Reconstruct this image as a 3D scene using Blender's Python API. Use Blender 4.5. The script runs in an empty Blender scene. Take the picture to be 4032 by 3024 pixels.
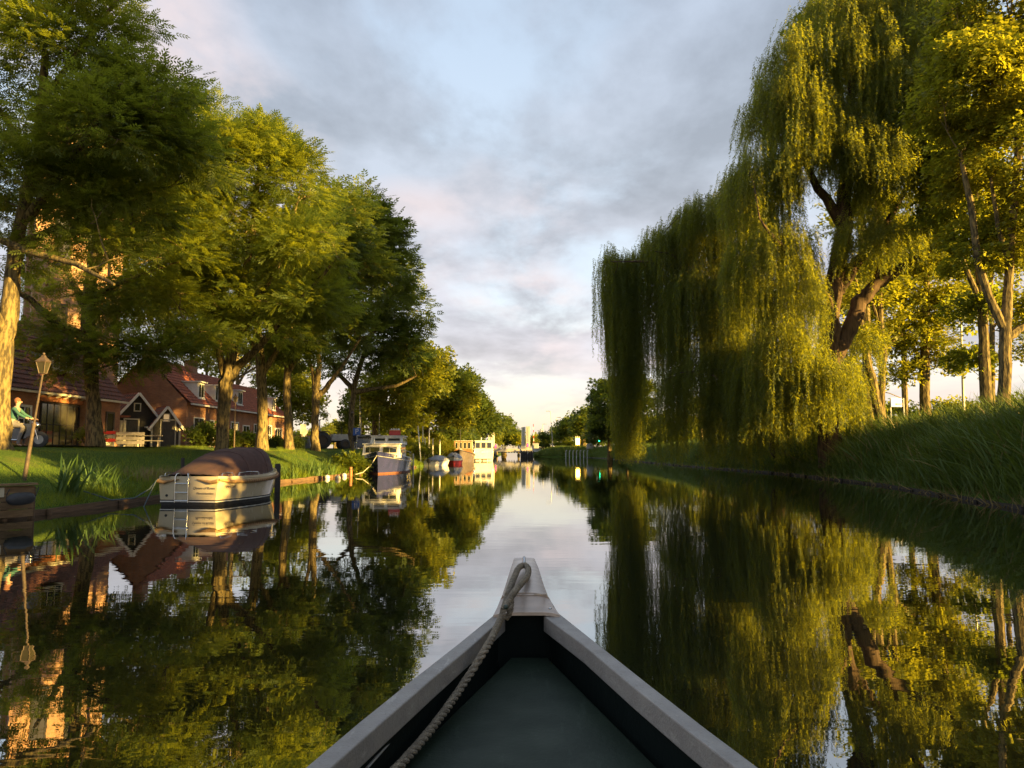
import bpy, math, random
import numpy as np
from mathutils import Vector, Matrix, Euler
R = math.radians
random.seed(7); rng = np.random.default_rng(11)
scene = bpy.context.scene; COL = scene.collection
# ---------------------------------------------------------------- camera
F = 2990.0; EYE = 1.5
PITCH = math.atan((1772 - 1512) / F)
cd = bpy.data.cameras.new('camera'); cam = bpy.data.objects.new('camera', cd); COL.objects.link(cam)
cam.location = (0, 0, EYE); cam.rotation_euler = (R(90) + PITCH, 0, 0)
cd.sensor_width = 36; cd.lens = 36 * F / 4032; cd.clip_end = 9000; cd.clip_start = 0.05
scene.camera = cam
# ---------------------------------------------------------------- light
SUN_EL, SUN_AZ = 8.5, 120.0          # azimuth clockwise from +Y
sv = Vector((math.sin(R(SUN_AZ)) * math.cos(R(SUN_EL)), math.cos(R(SUN_AZ)) * math.cos(R(SUN_EL)), math.sin(R(SUN_EL))))
sd = bpy.data.lights.new('sun', 'SUN'); sun = bpy.data.objects.new('sun', sd); COL.objects.link(sun)
sd.energy = 5.0; sd.angle = R(0.5); sd.color = (1.0, 0.655, 0.18)
sun.rotation_euler = sv.to_track_quat('Z', 'Y').to_euler()
scene.view_settings.view_transform = 'Standard'; scene.view_settings.look = 'None'
scene.view_settings.gamma = 1; scene.view_settings.exposure = 2.3
scene.cycles.max_bounces = 6; scene.cycles.diffuse_bounces = 4; scene.cycles.glossy_bounces = 3; scene.cycles.transmission_bounces = 3; scene.cycles.transparent_max_bounces = 8
scene.cycles.caustics_reflective = False; scene.cycles.caustics_refractive = False

class NT:
    """small node-tree writer"""
    def __init__(s, tree): s.t = tree; s.n = tree.nodes; s.l = tree.links; s.n.clear()
    def node(s, typ, **kw):
        nd = s.n.new(typ)
        for k, v in kw.items():
            if k.startswith('_'): setattr(nd, k[1:], v)
            else:
                key = int(k[1:]) if k[0] == 'i' and k[1:].isdigit() else k.replace('__', ' ')
                inp = nd.inputs[key]
                if isinstance(v, bpy.types.NodeSocket): s.l.new(v, inp)
                else: inp.default_value = v
        return nd
    def math(s, op, a, b=0.0, c=0.0, clamp=False):
        return s.node('ShaderNodeMath', _operation=op, _use_clamp=clamp, i0=a, i1=b, i2=c).outputs[0]
    def vmath(s, op, a, b=(0, 0, 0)):
        return s.node('ShaderNodeVectorMath', _operation=op, i0=a, i1=b).outputs[0]
    def mix(s, f, a, b, blend='MIX'):
        nd = s.n.new('ShaderNodeMix'); nd.data_type = 'RGBA'; nd.blend_type = blend
        for i, v in ((0, f), (6, a), (7, b)):
            if isinstance(v, bpy.types.NodeSocket): s.l.new(v, nd.inputs[i])
            else: nd.inputs[i].default_value = (v if i == 0 else (tuple(v) + (1,))[:4])
        return nd.outputs[2]
    def ramp(s, f, stops, interp='LINEAR'):
        nd = s.n.new('ShaderNodeValToRGB'); cr = nd.color_ramp; cr.interpolation = interp
        while len(cr.elements) < len(stops): cr.elements.new(0.5)
        for e, (p, c) in zip(cr.elements, stops):
            e.position = p; e.color = (tuple(c) + (1,))[:4] if not isinstance(c, (int, float)) else (c, c, c, 1)
        s.l.new(f, nd.inputs[0]); return nd.outputs[0]
    def noise(s, vec, scale, detail=4, rough=0.5, dist=0.0):
        return s.node('ShaderNodeTexNoise', Vector=vec, Scale=scale, Detail=detail, Roughness=rough, Distortion=dist).outputs[0]

# ---------------------------------------------------------------- sky
world = bpy.data.worlds.new('World'); scene.world = world; world.use_nodes = True
w = NT(world.node_tree)
tc = w.node('ShaderNodeTexCoord').outputs['Generated']
sep = w.node('ShaderNodeSeparateXYZ', Vector=tc)
zz = w.math('MAXIMUM', sep.outputs[2], 0.0)
den = w.math('ADD', zz, 0.16)
u = w.math('DIVIDE', sep.outputs[0], den); v = w.math('DIVIDE', sep.outputs[1], den)
uv = w.node('ShaderNodeCombineXYZ', X=u, Y=v, Z=0.0).outputs[0]
uv2 = w.vmath('MULTIPLY', uv, (1.0, 0.72, 1.0))
n1 = w.noise(w.vmath('ADD', uv2, (3.1, 1.7, 0)), 1.35, 8, 0.56, 0.15)
n2 = w.noise(w.vmath('ADD', uv2, (9.4, 5.2, 0)), 2.8, 8, 0.56, 0.1)
n3 = w.noise(w.vmath('ADD', uv2, (1.3, 8.8, 0)), 0.8, 3, 0.5)
sky = w.node('ShaderNodeTexSky', _sky_type='NISHITA', _sun_disc=False, _sun_elevation=R(SUN_EL), _sun_rotation=R(SUN_AZ), _air_density=1.0, _dust_density=1.2, _ozone_density=1.5).outputs[0]
base = w.ramp(zz, [(0.0, (3.0, 2.35, 1.8)), (0.045, (3.3, 2.75, 2.25)), (0.10, (3.2, 2.95, 2.75)), (0.22, (2.55, 2.75, 3.0)), (0.5, (1.95, 2.3, 2.75)), (1.0, (1.5, 1.8, 2.3))])
skyc = w.mix(0.75, sky, base)
cl = w.ramp(zz, [(0.0, (2.3, 1.85, 1.75)), (0.06, (2.1, 1.85, 1.9)), (0.16, (1.78, 1.76, 1.92)), (0.35, (1.42, 1.58, 1.83)), (0.6, (1.22, 1.44, 1.80)), (1.0, (1.05, 1.2, 1.5))])
shade = w.ramp(n2, [(0.36, 0.80), (0.64, 1.28)])
cl = w.mix(1.0, cl, shade, 'MULTIPLY')
m1 = w.ramp(n1, [(0.38, 0.0), (0.53, 1.0)], 'EASE')
hz = w.ramp(zz, [(0.0, 0.05), (0.06, 0.35), (0.13, 0.85), (0.2, 0.95), (1.0, 1.0)])
msk = w.math('MULTIPLY', m1, hz)
colr = w.mix(msk, skyc, cl)
pk = w.ramp(n3, [(0.52, 0.0), (0.66, 1.0)])
pk = w.math('MULTIPLY', pk, w.ramp(n2, [(0.42, 0.0), (0.60, 0.65)]))
colr = w.mix(pk, colr, (3.1, 2.3, 2.05))
bg = w.node('ShaderNodeBackground', Color=colr, Strength=0.074).outputs[0]
w.node('ShaderNodeOutputWorld', Surface=bg)

# ---------------------------------------------------------------- pixel <-> world helpers
CU = Vector((0, -math.sin(PITCH), math.cos(PITCH))); CF = Vector((0, math.cos(PITCH), math.sin(PITCH)))
def ray(px, py): return CF * F + Vector((1, 0, 0)) * (px - 2016) + CU * (1512 - py)
def P(px, py, D):
    r = ray(px, py); return Vector((0, 0, EYE)) + r * (D / r.y)
def onz(px, py, z):
    r = ray(px, py); return Vector((0, 0, EYE)) + r * ((z - EYE) / r.z)
def W(npx, D): return npx * D / F

# ---------------------------------------------------------------- object helpers
def tag(o, label=None, cat=None, group=None, kind=None):
    if label: o['label'] = label
    if cat: o['category'] = cat
    if group: o['group'] = group
    if kind: o['kind'] = kind
    return o
def thing(name, label, cat, loc=(0, 0, 0), rz=0.0, group=None):
    o = bpy.data.objects.new(name, None); COL.objects.link(o)
    o.location = loc; o.rotation_euler = (0, 0, rz); o.empty_display_size = 0.2
    return tag(o, label, cat, group)
def text_mesh(parent, body, size, loc, rot, mat, name='lettering', align='CENTER', shear=0.0):
    c = bpy.data.curves.new(name, 'FONT'); c.body = body; c.size = size; c.align_x = align; c.align_y = 'CENTER'; c.extrude = .0015; c.shear = shear
    o = bpy.data.objects.new(name + '_tmp', c); COL.objects.link(o); bpy.context.view_layer.update()
    me = bpy.data.meshes.new_from_object(o.evaluated_get(bpy.context.evaluated_depsgraph_get())); bpy.data.objects.remove(o); me.name = name; me.materials.clear(); me.materials.append(mat)
    o = bpy.data.objects.new(name, me); COL.objects.link(o); o.parent = parent; o.location = loc; o.rotation_euler = rot; return o
def copy_tree(src, loc, rz=None, sc=None, label=None, group=None, parent=None):
    c = src.copy(); COL.objects.link(c)
    if parent is None:
        c.location = loc
        if rz is not None: c.rotation_euler = (0, 0, rz)
        if sc is not None: c.scale = sc if hasattr(sc, '__len__') else (sc, sc, sc)
        if label: c['label'] = label
        if group: c['group'] = group
    else: c.parent = parent
    for ch in list(src.children): copy_tree(ch, None, parent=c)
    return c
class MB:
    def __init__(s): s.v = []; s.f = []
    def add(s, vs, fs):
        b = len(s.v); s.v += [tuple(x) for x in vs]; s.f += [tuple(i + b for i in f) for f in fs]; return s
    def box(s, c, d, rz=0.0, taper=1.0, M=None):
        hx, hy, hz = d[0] / 2, d[1] / 2, d[2] / 2; vs = []
        for z, t in ((-hz, 1.0), (hz, taper)):
            for x, y in ((-hx, -hy), (hx, -hy), (hx, hy), (-hx, hy)): vs.append(Vector((x * t, y * t, z)))
        m = M or Matrix.Rotation(rz, 3, 'Z')
        return s.add([m @ q + Vector(c) for q in vs], [(3, 2, 1, 0), (4, 5, 6, 7), (0, 1, 5, 4), (1, 2, 6, 5), (2, 3, 7, 6), (3, 0, 4, 7)])
    def bar(s, a, b, wx, wz):           # rectangular bar from a to b
        a, b = Vector(a), Vector(b); d = (b - a); L = d.length
        if L < 1e-6: return s
        m = d.to_track_quat('Y', 'Z').to_matrix()
        return s.box((a + b) / 2, (wx, L, wz), M=m)
    def tube(s, pts, rad, n=8, cap=True, close=False):
        pts = [Vector(p) for p in pts]; k = len(pts)
        if not hasattr(rad, '__len__'): rad = [rad] * k
        t0 = (pts[1] - pts[0]).normalized(); up = Vector((0, 0, 1)) if abs(t0.z) < 0.9 else Vector((1, 0, 0))
        a = t0.cross(up).normalized(); b0 = len(s.v)
        for i, p in enumerate(pts):
            t = (pts[min(i + 1, k - 1)] - pts[max(i - 1, 0)]).normalized()
            a = (a - t * a.dot(t)).normalized(); c = t.cross(a)
            for j in range(n):
                th = 2 * math.pi * j / n; s.v.append(tuple(p + (a * math.cos(th) + c * math.sin(th)) * rad[i]))
        for i in range(k - 1):
            for j in range(n):
                q = b0 + i * n; j2 = (j + 1) % n; s.f.append((q + j, q + j2, q + n + j2, q + n + j))
        if cap: s.f.append(tuple(b0 + j for j in range(n))[::-1]); s.f.append(tuple(b0 + (k - 1) * n + j for j in range(n)))
        return s
    def prism(s, poly, a, b):           # poly of 2D pts; a,b functions (x,y)->3D
        n = len(poly); vs = [a(*p) for p in poly] + [b(*p) for p in poly]
        return s.add(vs, [tuple(range(n))[::-1], tuple(range(n, 2 * n))] + [(i, (i + 1) % n, n + (i + 1) % n, n + i) for i in range(n)])
    def loft(s, secs, closed=False, caps=False):
        m = len(secs[0]); b = len(s.v)
        for q in secs: s.v += [tuple(p) for p in q]
        for i in range(len(secs) - 1):
            for j in range(m if closed else m - 1):
                j2 = (j + 1) % m; s.f.append((b + i * m + j, b + i * m + j2, b + (i + 1) * m + j2, b + (i + 1) * m + j))
        if caps: s.f.append(tuple(b + j for j in range(m))[::-1]); s.f.append(tuple(b + (len(secs) - 1) * m + j for j in range(m)))
        return s
    def ball(s, c, r, nu=10, nv=7):
        c = Vector(c); r = r if hasattr(r, '__len__') else (r, r, r); secs = []
        for i in range(nv + 1):
            ph = math.pi * i / nv
            secs.append([c + Vector((r[0] * math.sin(ph) * math.cos(2 * math.pi * j / nu), r[1] * math.sin(ph) * math.sin(2 * math.pi * j / nu), -r[2] * math.cos(ph))) for j in range(nu)])
        return s.loft(secs, closed=True)
    def xform(s, M): s.v = [tuple(M @ Vector(q)) for q in s.v]; return s
    def build(s, name, mat, parent=None, smooth=False, bevel=0.0, world=False):
        if world and parent is not None:
            mi = Matrix.Translation(parent.location) @ parent.rotation_euler.to_matrix().to_4x4(); mi.invert(); s.xform(mi)
        me = bpy.data.meshes.new(name); me.from_pydata(s.v, [], s.f); me.validate(); me.update()
        me.materials.append(mat)
        if smooth: me.polygons.foreach_set('use_smooth', [True] * len(me.polygons))
        o = bpy.data.objects.new(name, me); COL.objects.link(o); o.parent = parent
        if smooth:
            try: me.set_sharp_from_angle(angle=R(40))
            except Exception: pass
        if bevel > 0:
            b = o.modifiers.new('bevel', 'BEVEL'); b.width = bevel; b.segments = 2; b.limit_method = 'ANGLE'; b.angle_limit = R(40)
        return o
def np_mesh(name, V, Fc, mat, parent=None):
    """V (n,3), Fc (m,k) arrays"""
    me = bpy.data.meshes.new(name); m, k = Fc.shape
    me.vertices.add(len(V)); me.vertices.foreach_set('co', np.ascontiguousarray(V, dtype=np.float32).ravel())
    me.loops.add(m * k); me.loops.foreach_set('vertex_index', np.ascontiguousarray(Fc, dtype=np.int32).ravel())
    me.polygons.add(m); me.polygons.foreach_set('loop_start', np.arange(0, m * k, k, dtype=np.int32))
    me.update(calc_edges=True); me.materials.append(mat)
    o = bpy.data.objects.new(name, me); COL.objects.link(o); o.parent = parent; return o
def stamp(T, TF, pos, Rm, sc):
    """copies of template T (m,3)/TF at pos with rotation Rm (N,3,3) and scale sc (N,)"""
    N, m = len(pos), len(T)
    V = np.einsum('nij,mj->nmi', Rm, T) * np.reshape(sc, (N, 1, -1)) + pos[:, None, :]
    Fx = (TF[None] + (np.arange(N) * m)[:, None, None]).reshape(-1, TF.shape[1])
    return V.reshape(-1, 3), Fx
def frames(x, up=None):
    """rotation matrices with first axis x and a random or given up"""
    x = x / np.linalg.norm(x, axis=1, keepdims=True)
    if up is None: up = rng.normal(size=x.shape)
    y = np.cross(up, x); y /= np.linalg.norm(y, axis=1, keepdims=True) + 1e-9
    z = np.cross(x, y); return np.stack([x, y, z], axis=2)

# ---------------------------------------------------------------- materials
def newmat(name):
    m = bpy.data.materials.new(name); m.use_nodes = True; return m, NT(m.node_tree)
def out(t, sh): t.node('ShaderNodeOutputMaterial', Surface=sh)
def surf(name, c1, c2=None, scale=6.0, rough=0.7, bump=0.0, bscale=None, metal=0.0, coat=0.0, stretch=(1, 1, 1), detail=5, spec=0.5, lo=0.35, hi=0.65, speck=0.0):
    m, t = newmat(name); co = t.node('ShaderNodeTexCoord').outputs['Object']; co = t.vmath('MULTIPLY', co, stretch)
    c2 = c2 or tuple(x * 0.8 for x in c1)
    nz = t.noise(co, scale, detail, 0.6); f = t.ramp(nz, [(lo, 0.0), (hi, 1.0)])
    col = t.mix(f, c1, c2)
    big = t.ramp(t.noise(co, scale * 0.17, 3), [(0.3, 0.86), (0.7, 1.08)]); col = t.mix(1.0, col, big, 'MULTIPLY')
    if speck > 0:
        sp_ = t.ramp(t.noise(co, 95, 3, 0.7), [(0.60, 0.0), (0.70, speck)]); sc_ = t.ramp(t.noise(t.vmath('MULTIPLY', co, (30, 4, 30)), 1.0, 4, 0.7), [(0.60, 0.0), (0.66, speck * 0.6)])
        col = t.mix(sp_, col, tuple(x * 0.35 for x in c1)); col = t.mix(sc_, col, tuple(min(1, x * 1.7 + .02) for x in c1))
    kw = dict(Roughness=t.math('MULTIPLY_ADD', nz, 0.25, rough - 0.12), Metallic=metal)
    p = t.node('ShaderNodeBsdfPrincipled', **kw); t.l.new(col, p.inputs['Base Color'])
    p.inputs['Specular IOR Level'].default_value = spec; p.inputs['Coat Weight'].default_value = coat; p.inputs['Coat Roughness'].default_value = 0.08
    if bump > 0:
        b = t.node('ShaderNodeBump', Strength=bump, Distance=0.02, Height=t.noise(co, bscale or scale * 3, 5, 0.6)); t.l.new(b.outputs[0], p.inputs['Normal'])
    out(t, p.outputs[0]); return m
def leafmat(name, c1, c2, tr, trans=0.45, rough=0.55):
    m, t = newmat(name); rnd = t.node('ShaderNodeNewGeometry').outputs['Random Per Island']
    co = t.node('ShaderNodeTexCoord').outputs['Object']
    big = t.ramp(t.noise(co, 0.35, 2), [(0.35, 0.0), (0.65, 1.0)])
    f = t.math('MULTIPLY_ADD', rnd, 0.65, t.math('MULTIPLY', big, 0.35))
    col = t.mix(f, c1, c2); trc = t.mix(f, tuple(x * 0.75 for x in tr), tr)
    p = t.node('ShaderNodeBsdfPrincipled', Roughness=rough); t.l.new(col, p.inputs['Base Color']); p.inputs['Specular IOR Level'].default_value = 0.35
    tl = t.node('ShaderNodeBsdfTranslucent', Color=trc)
    mx = t.node('ShaderNodeMixShader', i0=trans, i1=p.outputs[0], i2=tl.outputs[0]); out(t, mx.outputs[0]); return m
def brickmat(name, c1, c2, mortar, scale=1.0, bump=0.4):
    m, t = newmat(name); g = t.node('ShaderNodeNewGeometry'); co = t.node('ShaderNodeTexCoord').outputs['Object']
    s3 = t.node('ShaderNodeSeparateXYZ', Vector=co); h = t.math('ADD', s3.outputs[0], s3.outputs[1])
    uvb = t.node('ShaderNodeCombineXYZ', X=h, Y=s3.outputs[2], Z=0.0).outputs[0]
    b = t.node('ShaderNodeTexBrick', Vector=uvb, Scale=scale); b.inputs['Color1'].default_value = c1 + (1,); b.inputs['Color2'].default_value = c2 + (1,); b.inputs['Mortar'].default_value = mortar + (1,)
    b.inputs['Mortar Size'].default_value = 0.008; b.inputs['Brick Width'].default_value = 0.22; b.inputs['Row Height'].default_value = 0.065
    col = t.mix(1.0, b.outputs[0], t.ramp(t.noise(co, 1.3, 5), [(0.3, 0.75), (0.7, 1.15)]), 'MULTIPLY')
    p = t.node('ShaderNodeBsdfPrincipled', Roughness=0.85); t.l.new(col, p.inputs['Base Color'])
    bp = t.node('ShaderNodeBump', Strength=bump, Distance=0.01, Height=b.outputs[1]); bp.invert = True; t.l.new(bp.outputs[0], p.inputs['Normal'])
    out(t, p.outputs[0]); return m
def glassmat(name, col=(0.02, 0.025, 0.03), rough=0.04):
    m, t = newmat(name); p = t.node('ShaderNodeBsdfPrincipled', Roughness=rough); p.inputs['Base Color'].default_value = col + (1,)
    p.inputs['IOR'].default_value = 1.6; p.inputs['Specular IOR Level'].default_value = 0.8
    co = t.node('ShaderNodeTexCoord').outputs['Object']
    b = t.node('ShaderNodeBump', Strength=0.05, Distance=0.02, Height=t.noise(co, 1.5, 2)); t.l.new(b.outputs[0], p.inputs['Normal'])
    out(t, p.outputs[0]); return m
def emit(name, col, st):
    m, t = newmat(name); out(t, t.node('ShaderNodeEmission', Color=col + (1,), Strength=st).outputs[0]); return m

M = {}
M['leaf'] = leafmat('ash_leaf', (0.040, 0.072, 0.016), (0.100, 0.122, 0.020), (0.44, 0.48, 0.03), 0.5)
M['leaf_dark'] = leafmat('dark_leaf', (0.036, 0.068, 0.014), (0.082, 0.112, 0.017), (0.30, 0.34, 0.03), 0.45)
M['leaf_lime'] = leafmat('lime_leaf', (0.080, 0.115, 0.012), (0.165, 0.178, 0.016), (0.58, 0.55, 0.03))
M['willow'] = leafmat('willow_leaf', (0.038, 0.070, 0.022), (0.095, 0.116, 0.022), (0.56, 0.55, 0.02), 0.5)
M['reed'] = leafmat('reed_leaf', (0.052, 0.098, 0.014), (0.110, 0.155, 0.030), (0.22, 0.28, 0.02), 0.3)
M['iris'] = leafmat('iris_leaf', (0.045, 0.10, 0.022), (0.10, 0.16, 0.04), (0.16, 0.22, 0.03), 0.3)
M['grass'] = leafmat('grass_blade', (0.085, 0.145, 0.012), (0.16, 0.21, 0.018), (0.44, 0.46, 0.02), 0.35)
M['straw'] = leafmat('straw', (0.22, 0.17, 0.07), (0.30, 0.22, 0.08), (0.25, 0.18, 0.05), 0.2)
M['bark'] = surf('bark', (0.22, 0.165, 0.07), (0.06, 0.048, 0.028), 11, 0.9, 1.0, 24, stretch=(1, 1, 0.25), spec=0.2, lo=.42, hi=.58)
M['bark_willow'] = surf('willow_bark', (0.13, 0.085, 0.05), (0.045, 0.03, 0.02), 7, 0.9, 1.0, 16, stretch=(1, 1, 0.2), spec=0.2)
M['brick'] = brickmat('house_brick', (0.42, 0.18, 0.07), (0.31, 0.12, 0.05), (0.26, 0.21, 0.16))
M['brick_church'] = brickmat('church_brick', (0.42, 0.22, 0.10), (0.33, 0.15, 0.07), (0.35, 0.28, 0.2))
M['tile'] = surf('roof_tile', (0.38, 0.11, 0.045), (0.20, 0.06, 0.03), 5, 0.75, 0.3, 30)
M['tile_old'] = surf('old_roof_tile', (0.20, 0.07, 0.04), (0.075, 0.04, 0.03), 4, 0.8, 0.3, 30)
M['white'] = surf('white_paint', (0.78, 0.76, 0.70), (0.68, 0.65, 0.58), 8, 0.5)
M['cream'] = surf('cream_paint', (0.62, 0.57, 0.42), (0.55, 0.49, 0.36), 8, 0.5)
M['stained'] = surf('dark_stained_wood', (0.028, 0.025, 0.022), (0.017, 0.015, 0.014), 6, 0.8, 0.3, 20, stretch=(1, 1, 6))
M['shedwood'] = surf('weathered_shed_wood', (0.11, 0.10, 0.075), (0.07, 0.06, 0.048), 6, 0.85, 0.4, 20, stretch=(6, 6, 0.6))
M['whitewood'] = surf('weathered_white_wood', (0.25, 0.225, 0.205), (0.18, 0.16, 0.15), 7, 0.8, 0.2)
M['wood'] = surf('bank_timber', (0.17, 0.10, 0.05), (0.075, 0.045, 0.025), 7, 0.85, 0.6, 24, stretch=(1, 0.25, 3))
M['wood_tan'] = surf('tan_timber', (0.25, 0.16, 0.075), (0.16, 0.10, 0.05), 8, 0.8, 0.5, 24, stretch=(1, 0.3, 3))
M['darkwood'] = surf('tarred_post', (0.035, 0.028, 0.022), (0.018, 0.014, 0.012), 9, 0.8, 0.5)
M['orangewood'] = surf('orange_timber', (0.42, 0.16, 0.06), (0.30, 0.11, 0.04), 7, 0.75, 0.3)
M['glass'] = glassmat('window_glass')
M['glass_warm'] = glassmat('old_window_glass', (0.05, 0.045, 0.03), 0.1)
M['metal_gray'] = surf('galvanised_steel', (0.42, 0.42, 0.41), (0.32, 0.32, 0.31), 8, 0.5, metal=0.4)
M['chrome'] = surf('stainless_steel', (0.65, 0.65, 0.64), (0.6, 0.6, 0.6), 8, 0.22, metal=1.0)
M['black'] = surf('black_paint', (0.018, 0.018, 0.02), (0.012, 0.012, 0.013), 8, 0.35)
M['rubber'] = surf('black_rubber', (0.03, 0.03, 0.033), (0.02, 0.02, 0.021), 8, 0.6)
M['green_paint'] = surf('dark_green_paint', (0.02, 0.045, 0.03), (0.015, 0.03, 0.02), 8, 0.4)
M['post_brown'] = surf('brown_post_paint', (0.09, 0.06, 0.04), (0.05, 0.035, 0.025), 12, 0.7)
M['red'] = surf('red_paint', (0.50, 0.035, 0.025), (0.40, 0.03, 0.02), 6, 0.4)
M['orange'] = surf('orange_paint', (0.62, 0.17, 0.03), (0.5, 0.13, 0.03), 6, 0.45)
M['yellow'] = surf('yellow_paint', (0.70, 0.45, 0.04), (0.6, 0.38, 0.04), 6, 0.5)
M['blue_sign'] = surf('blue_sign_paint', (0.03, 0.12, 0.45), (0.03, 0.10, 0.38), 6, 0.4)
M['concrete'] = surf('concrete', (0.40, 0.37, 0.33), (0.28, 0.26, 0.23), 5, 0.85, 0.2)
M['concrete_dark'] = surf('dark_concrete', (0.11, 0.10, 0.085), (0.06, 0.055, 0.05), 3, 0.9, 0.2)
M['asphalt'] = surf('asphalt', (0.06, 0.058, 0.055), (0.045, 0.044, 0.042), 20, 0.9, 0.3)
M['paving'] = brickmat('brick_paving', (0.26, 0.16, 0.10), (0.2, 0.12, 0.08), (0.16, 0.13, 0.1), 1.0, 0.2)
M['tarp'] = surf('grey_tarpaulin', (0.30, 0.31, 0.34), (0.22, 0.23, 0.26), 5, 0.5, 0.3)
M['skin'] = surf('skin', (0.45, 0.27, 0.19), (0.42, 0.25, 0.17), 9, 0.55)
M['carpaint'] = surf('black_car_paint', (0.012, 0.014, 0.018), (0.01, 0.012, 0.015), 4, 0.25, coat=0.6)
M['carpaint_silver'] = surf('pale_car_paint', (0.55, 0.56, 0.58), (0.5, 0.51, 0.53), 4, 0.3, coat=0.6)
# ================================================================ SETTING
LE = [(-60, -11.0), (0, -11.0), (17.6, -11.0), (19, -10.8), (26, -10.8), (34, -10.6), (44.4, -9.6), (55, -8.9), (66, -8.4), (84, -8.1), (105, -7.6), (125, -5.6), (150, -3.8), (163, -3.3), (400, -3.0), (900, -3.0)]
RE = [(-60, 12.0), (0, 12.2), (18.7, 12.7), (32, 15.6), (46, 16.9), (70, 16.2), (95, 16.2), (125, 16.5), (142, 16.0), (150, 14.2), (156, 10.5), (162, 6.5), (167, 5.2), (400, 5.0), (900, 5.0)]
LP = [(0, 0.13), (1, 0.42), (2.5, 0.98), (4, 1.42), (7, 1.58), (14, 1.65), (4000, 1.65)]
RP = [(0, 0.12), (0.6, 0.5), (1.6, 1.1), (3, 1.65), (6, 1.95), (4000, 1.95)]
def lerp(tab, x): return float(np.interp(x, [a for a, b in tab], [b for a, b in tab]))
def xl(y): return lerp(LE, y)
def xr(y): return lerp(RE, y)
def gz(x, y):
    if x < xl(y): return lerp(LP, xl(y) - x)
    if x > xr(y): return lerp(RP, x - xr(y))
    return 0.0
def onground(px, D):             # ground point under picture column px at depth D
    x = P(px, 1772, D).x; return Vector((x, D, gz(x, D)))
m, t = newmat('ground_grass'); co = t.node('ShaderNodeTexCoord').outputs['Object']
g1 = t.noise(co, 0.9, 6); g2 = t.noise(co, 14, 5)
col = t.mix(t.ramp(g2, [(0.35, 0), (0.7, 1)]), (0.045, 0.085, 0.012), (0.085, 0.13, 0.02))
col = t.mix(t.ramp(g1, [(0.55, 0), (0.75, 0.7)]), col, (0.12, 0.11, 0.035))
p = t.node('ShaderNodeBsdfPrincipled', Roughness=0.95); t.l.new(col, p.inputs['Base Color']); p.inputs['Specular IOR Level'].default_value = 0.1
b_ = t.node('ShaderNodeBump', Strength=0.7, Distance=0.05, Height=g2); t.l.new(b_.outputs[0], p.inputs['Normal']); out(t, p.outputs[0]); M['ground'] = m
offs_l = [4000, 400, 120, 60, 30, 20, 14, 10, 7, 5.5, 4.7, 4, 3.2, 2.5, 1.7, 1, 0.5, 0.02]
offs_r = [0.02, 0.3, 0.6, 1.1, 1.6, 2.3, 3, 4, 6, 9, 15, 30, 60, 120, 400, 4000]
ys = list(np.arange(-60, 180, 2.0)) + [200, 250, 300, 400, 600, 900]
secs = []
for y in ys:
    a, b = xl(y), xr(y); row = []
    und = lambda x: 0.05 * math.sin(x * 1.3 + y * 0.4) + 0.04 * math.sin(y * 0.9 - x * 0.5)
    for o_ in offs_l: row.append((a - o_, y, lerp(LP, o_) + (und(a - o_) if 0.9 < o_ < 12 else 0)))
    row += [(a, y, -1.3), (0.5 * (a + b), y, -1.5), (b, y, -1.3)]
    for o_ in offs_r: row.append((b + o_, y, lerp(RP, o_) + (und(b + o_) if 0.9 < o_ < 30 else 0)))
    secs.append(row)
last = [(x, 900.5, max(z, 1.5)) for x, y, z in secs[-1]]; far = [(x, 8000, z) for x, y, z in last]
g = MB().loft(secs + [last, far]); o = g.build('ground', M['ground'], smooth=True); tag(o, 'grassy ground of both canal banks', kind='structure')
# water
m, t = newmat('canal_water'); co = t.node('ShaderNodeTexCoord').outputs['Object']
r1 = t.noise(t.vmath('MULTIPLY', co, (0.55, 1.7, 1)), 1.1, 3, 0.5); r2 = t.noise(t.vmath('MULTIPLY', co, (1.0, 2.6, 1)), 3.2, 3, 0.5)
patch = t.ramp(t.noise(t.vmath('MULTIPLY', co, (0.05, 0.03, 1)), 1.0, 3), [(0.4, 0.25), (0.65, 1.0)])
s3 = t.node('ShaderNodeSeparateXYZ', Vector=co)
hgt = t.math('ADD', t.math('MULTIPLY', r1, 1.0), t.math('MULTIPLY', t.math('MULTIPLY', r2, 0.22), patch))
bp = t.node('ShaderNodeBump', Strength=0.5, Distance=0.0035, Height=hgt).outputs[0]
fr = t.node('ShaderNodeFresnel', IOR=1.9, Normal=bp).outputs[0]
fac = t.math('MULTIPLY_ADD', fr, 0.54, 0.40, clamp=True)
d = t.node('ShaderNodeBsdfDiffuse', Color=(0.010, 0.012, 0.006, 1)).outputs[0]
gl = t.node('ShaderNodeBsdfGlossy', Color=(0.93, 0.93, 0.92, 1), Roughness=0.0, Normal=bp).outputs[0]
out(t, t.node('ShaderNodeMixShader', i0=fac, i1=d, i2=gl).outputs[0]); M['water'] = m
o = MB().add([(-40, -60, 0), (40, -60, 0), (40, 899, 0), (-40, 899, 0)], [(0, 1, 2, 3)]).build('water', M['water']); tag(o, 'still dark canal water', kind='structure')
# street behind the left lawn
rd = MB(); q = [[(-23.0, y, 1.665), (-17.6 if y < 60 else -16.6, y, 1.665)] for y in range(-60, 172, 4)]
tag(rd.loft(q).build('street', M['paving']), 'brick paved street in front of the houses', kind='structure')
# road on the right bank
rd = MB(); q = [[(40, y, 1.99), (47, y, 1.99)] for y in range(-60, 400, 10)]
tag(rd.loft(q).build('road', M['asphalt']), 'road behind the right bank trees', kind='structure')
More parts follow.
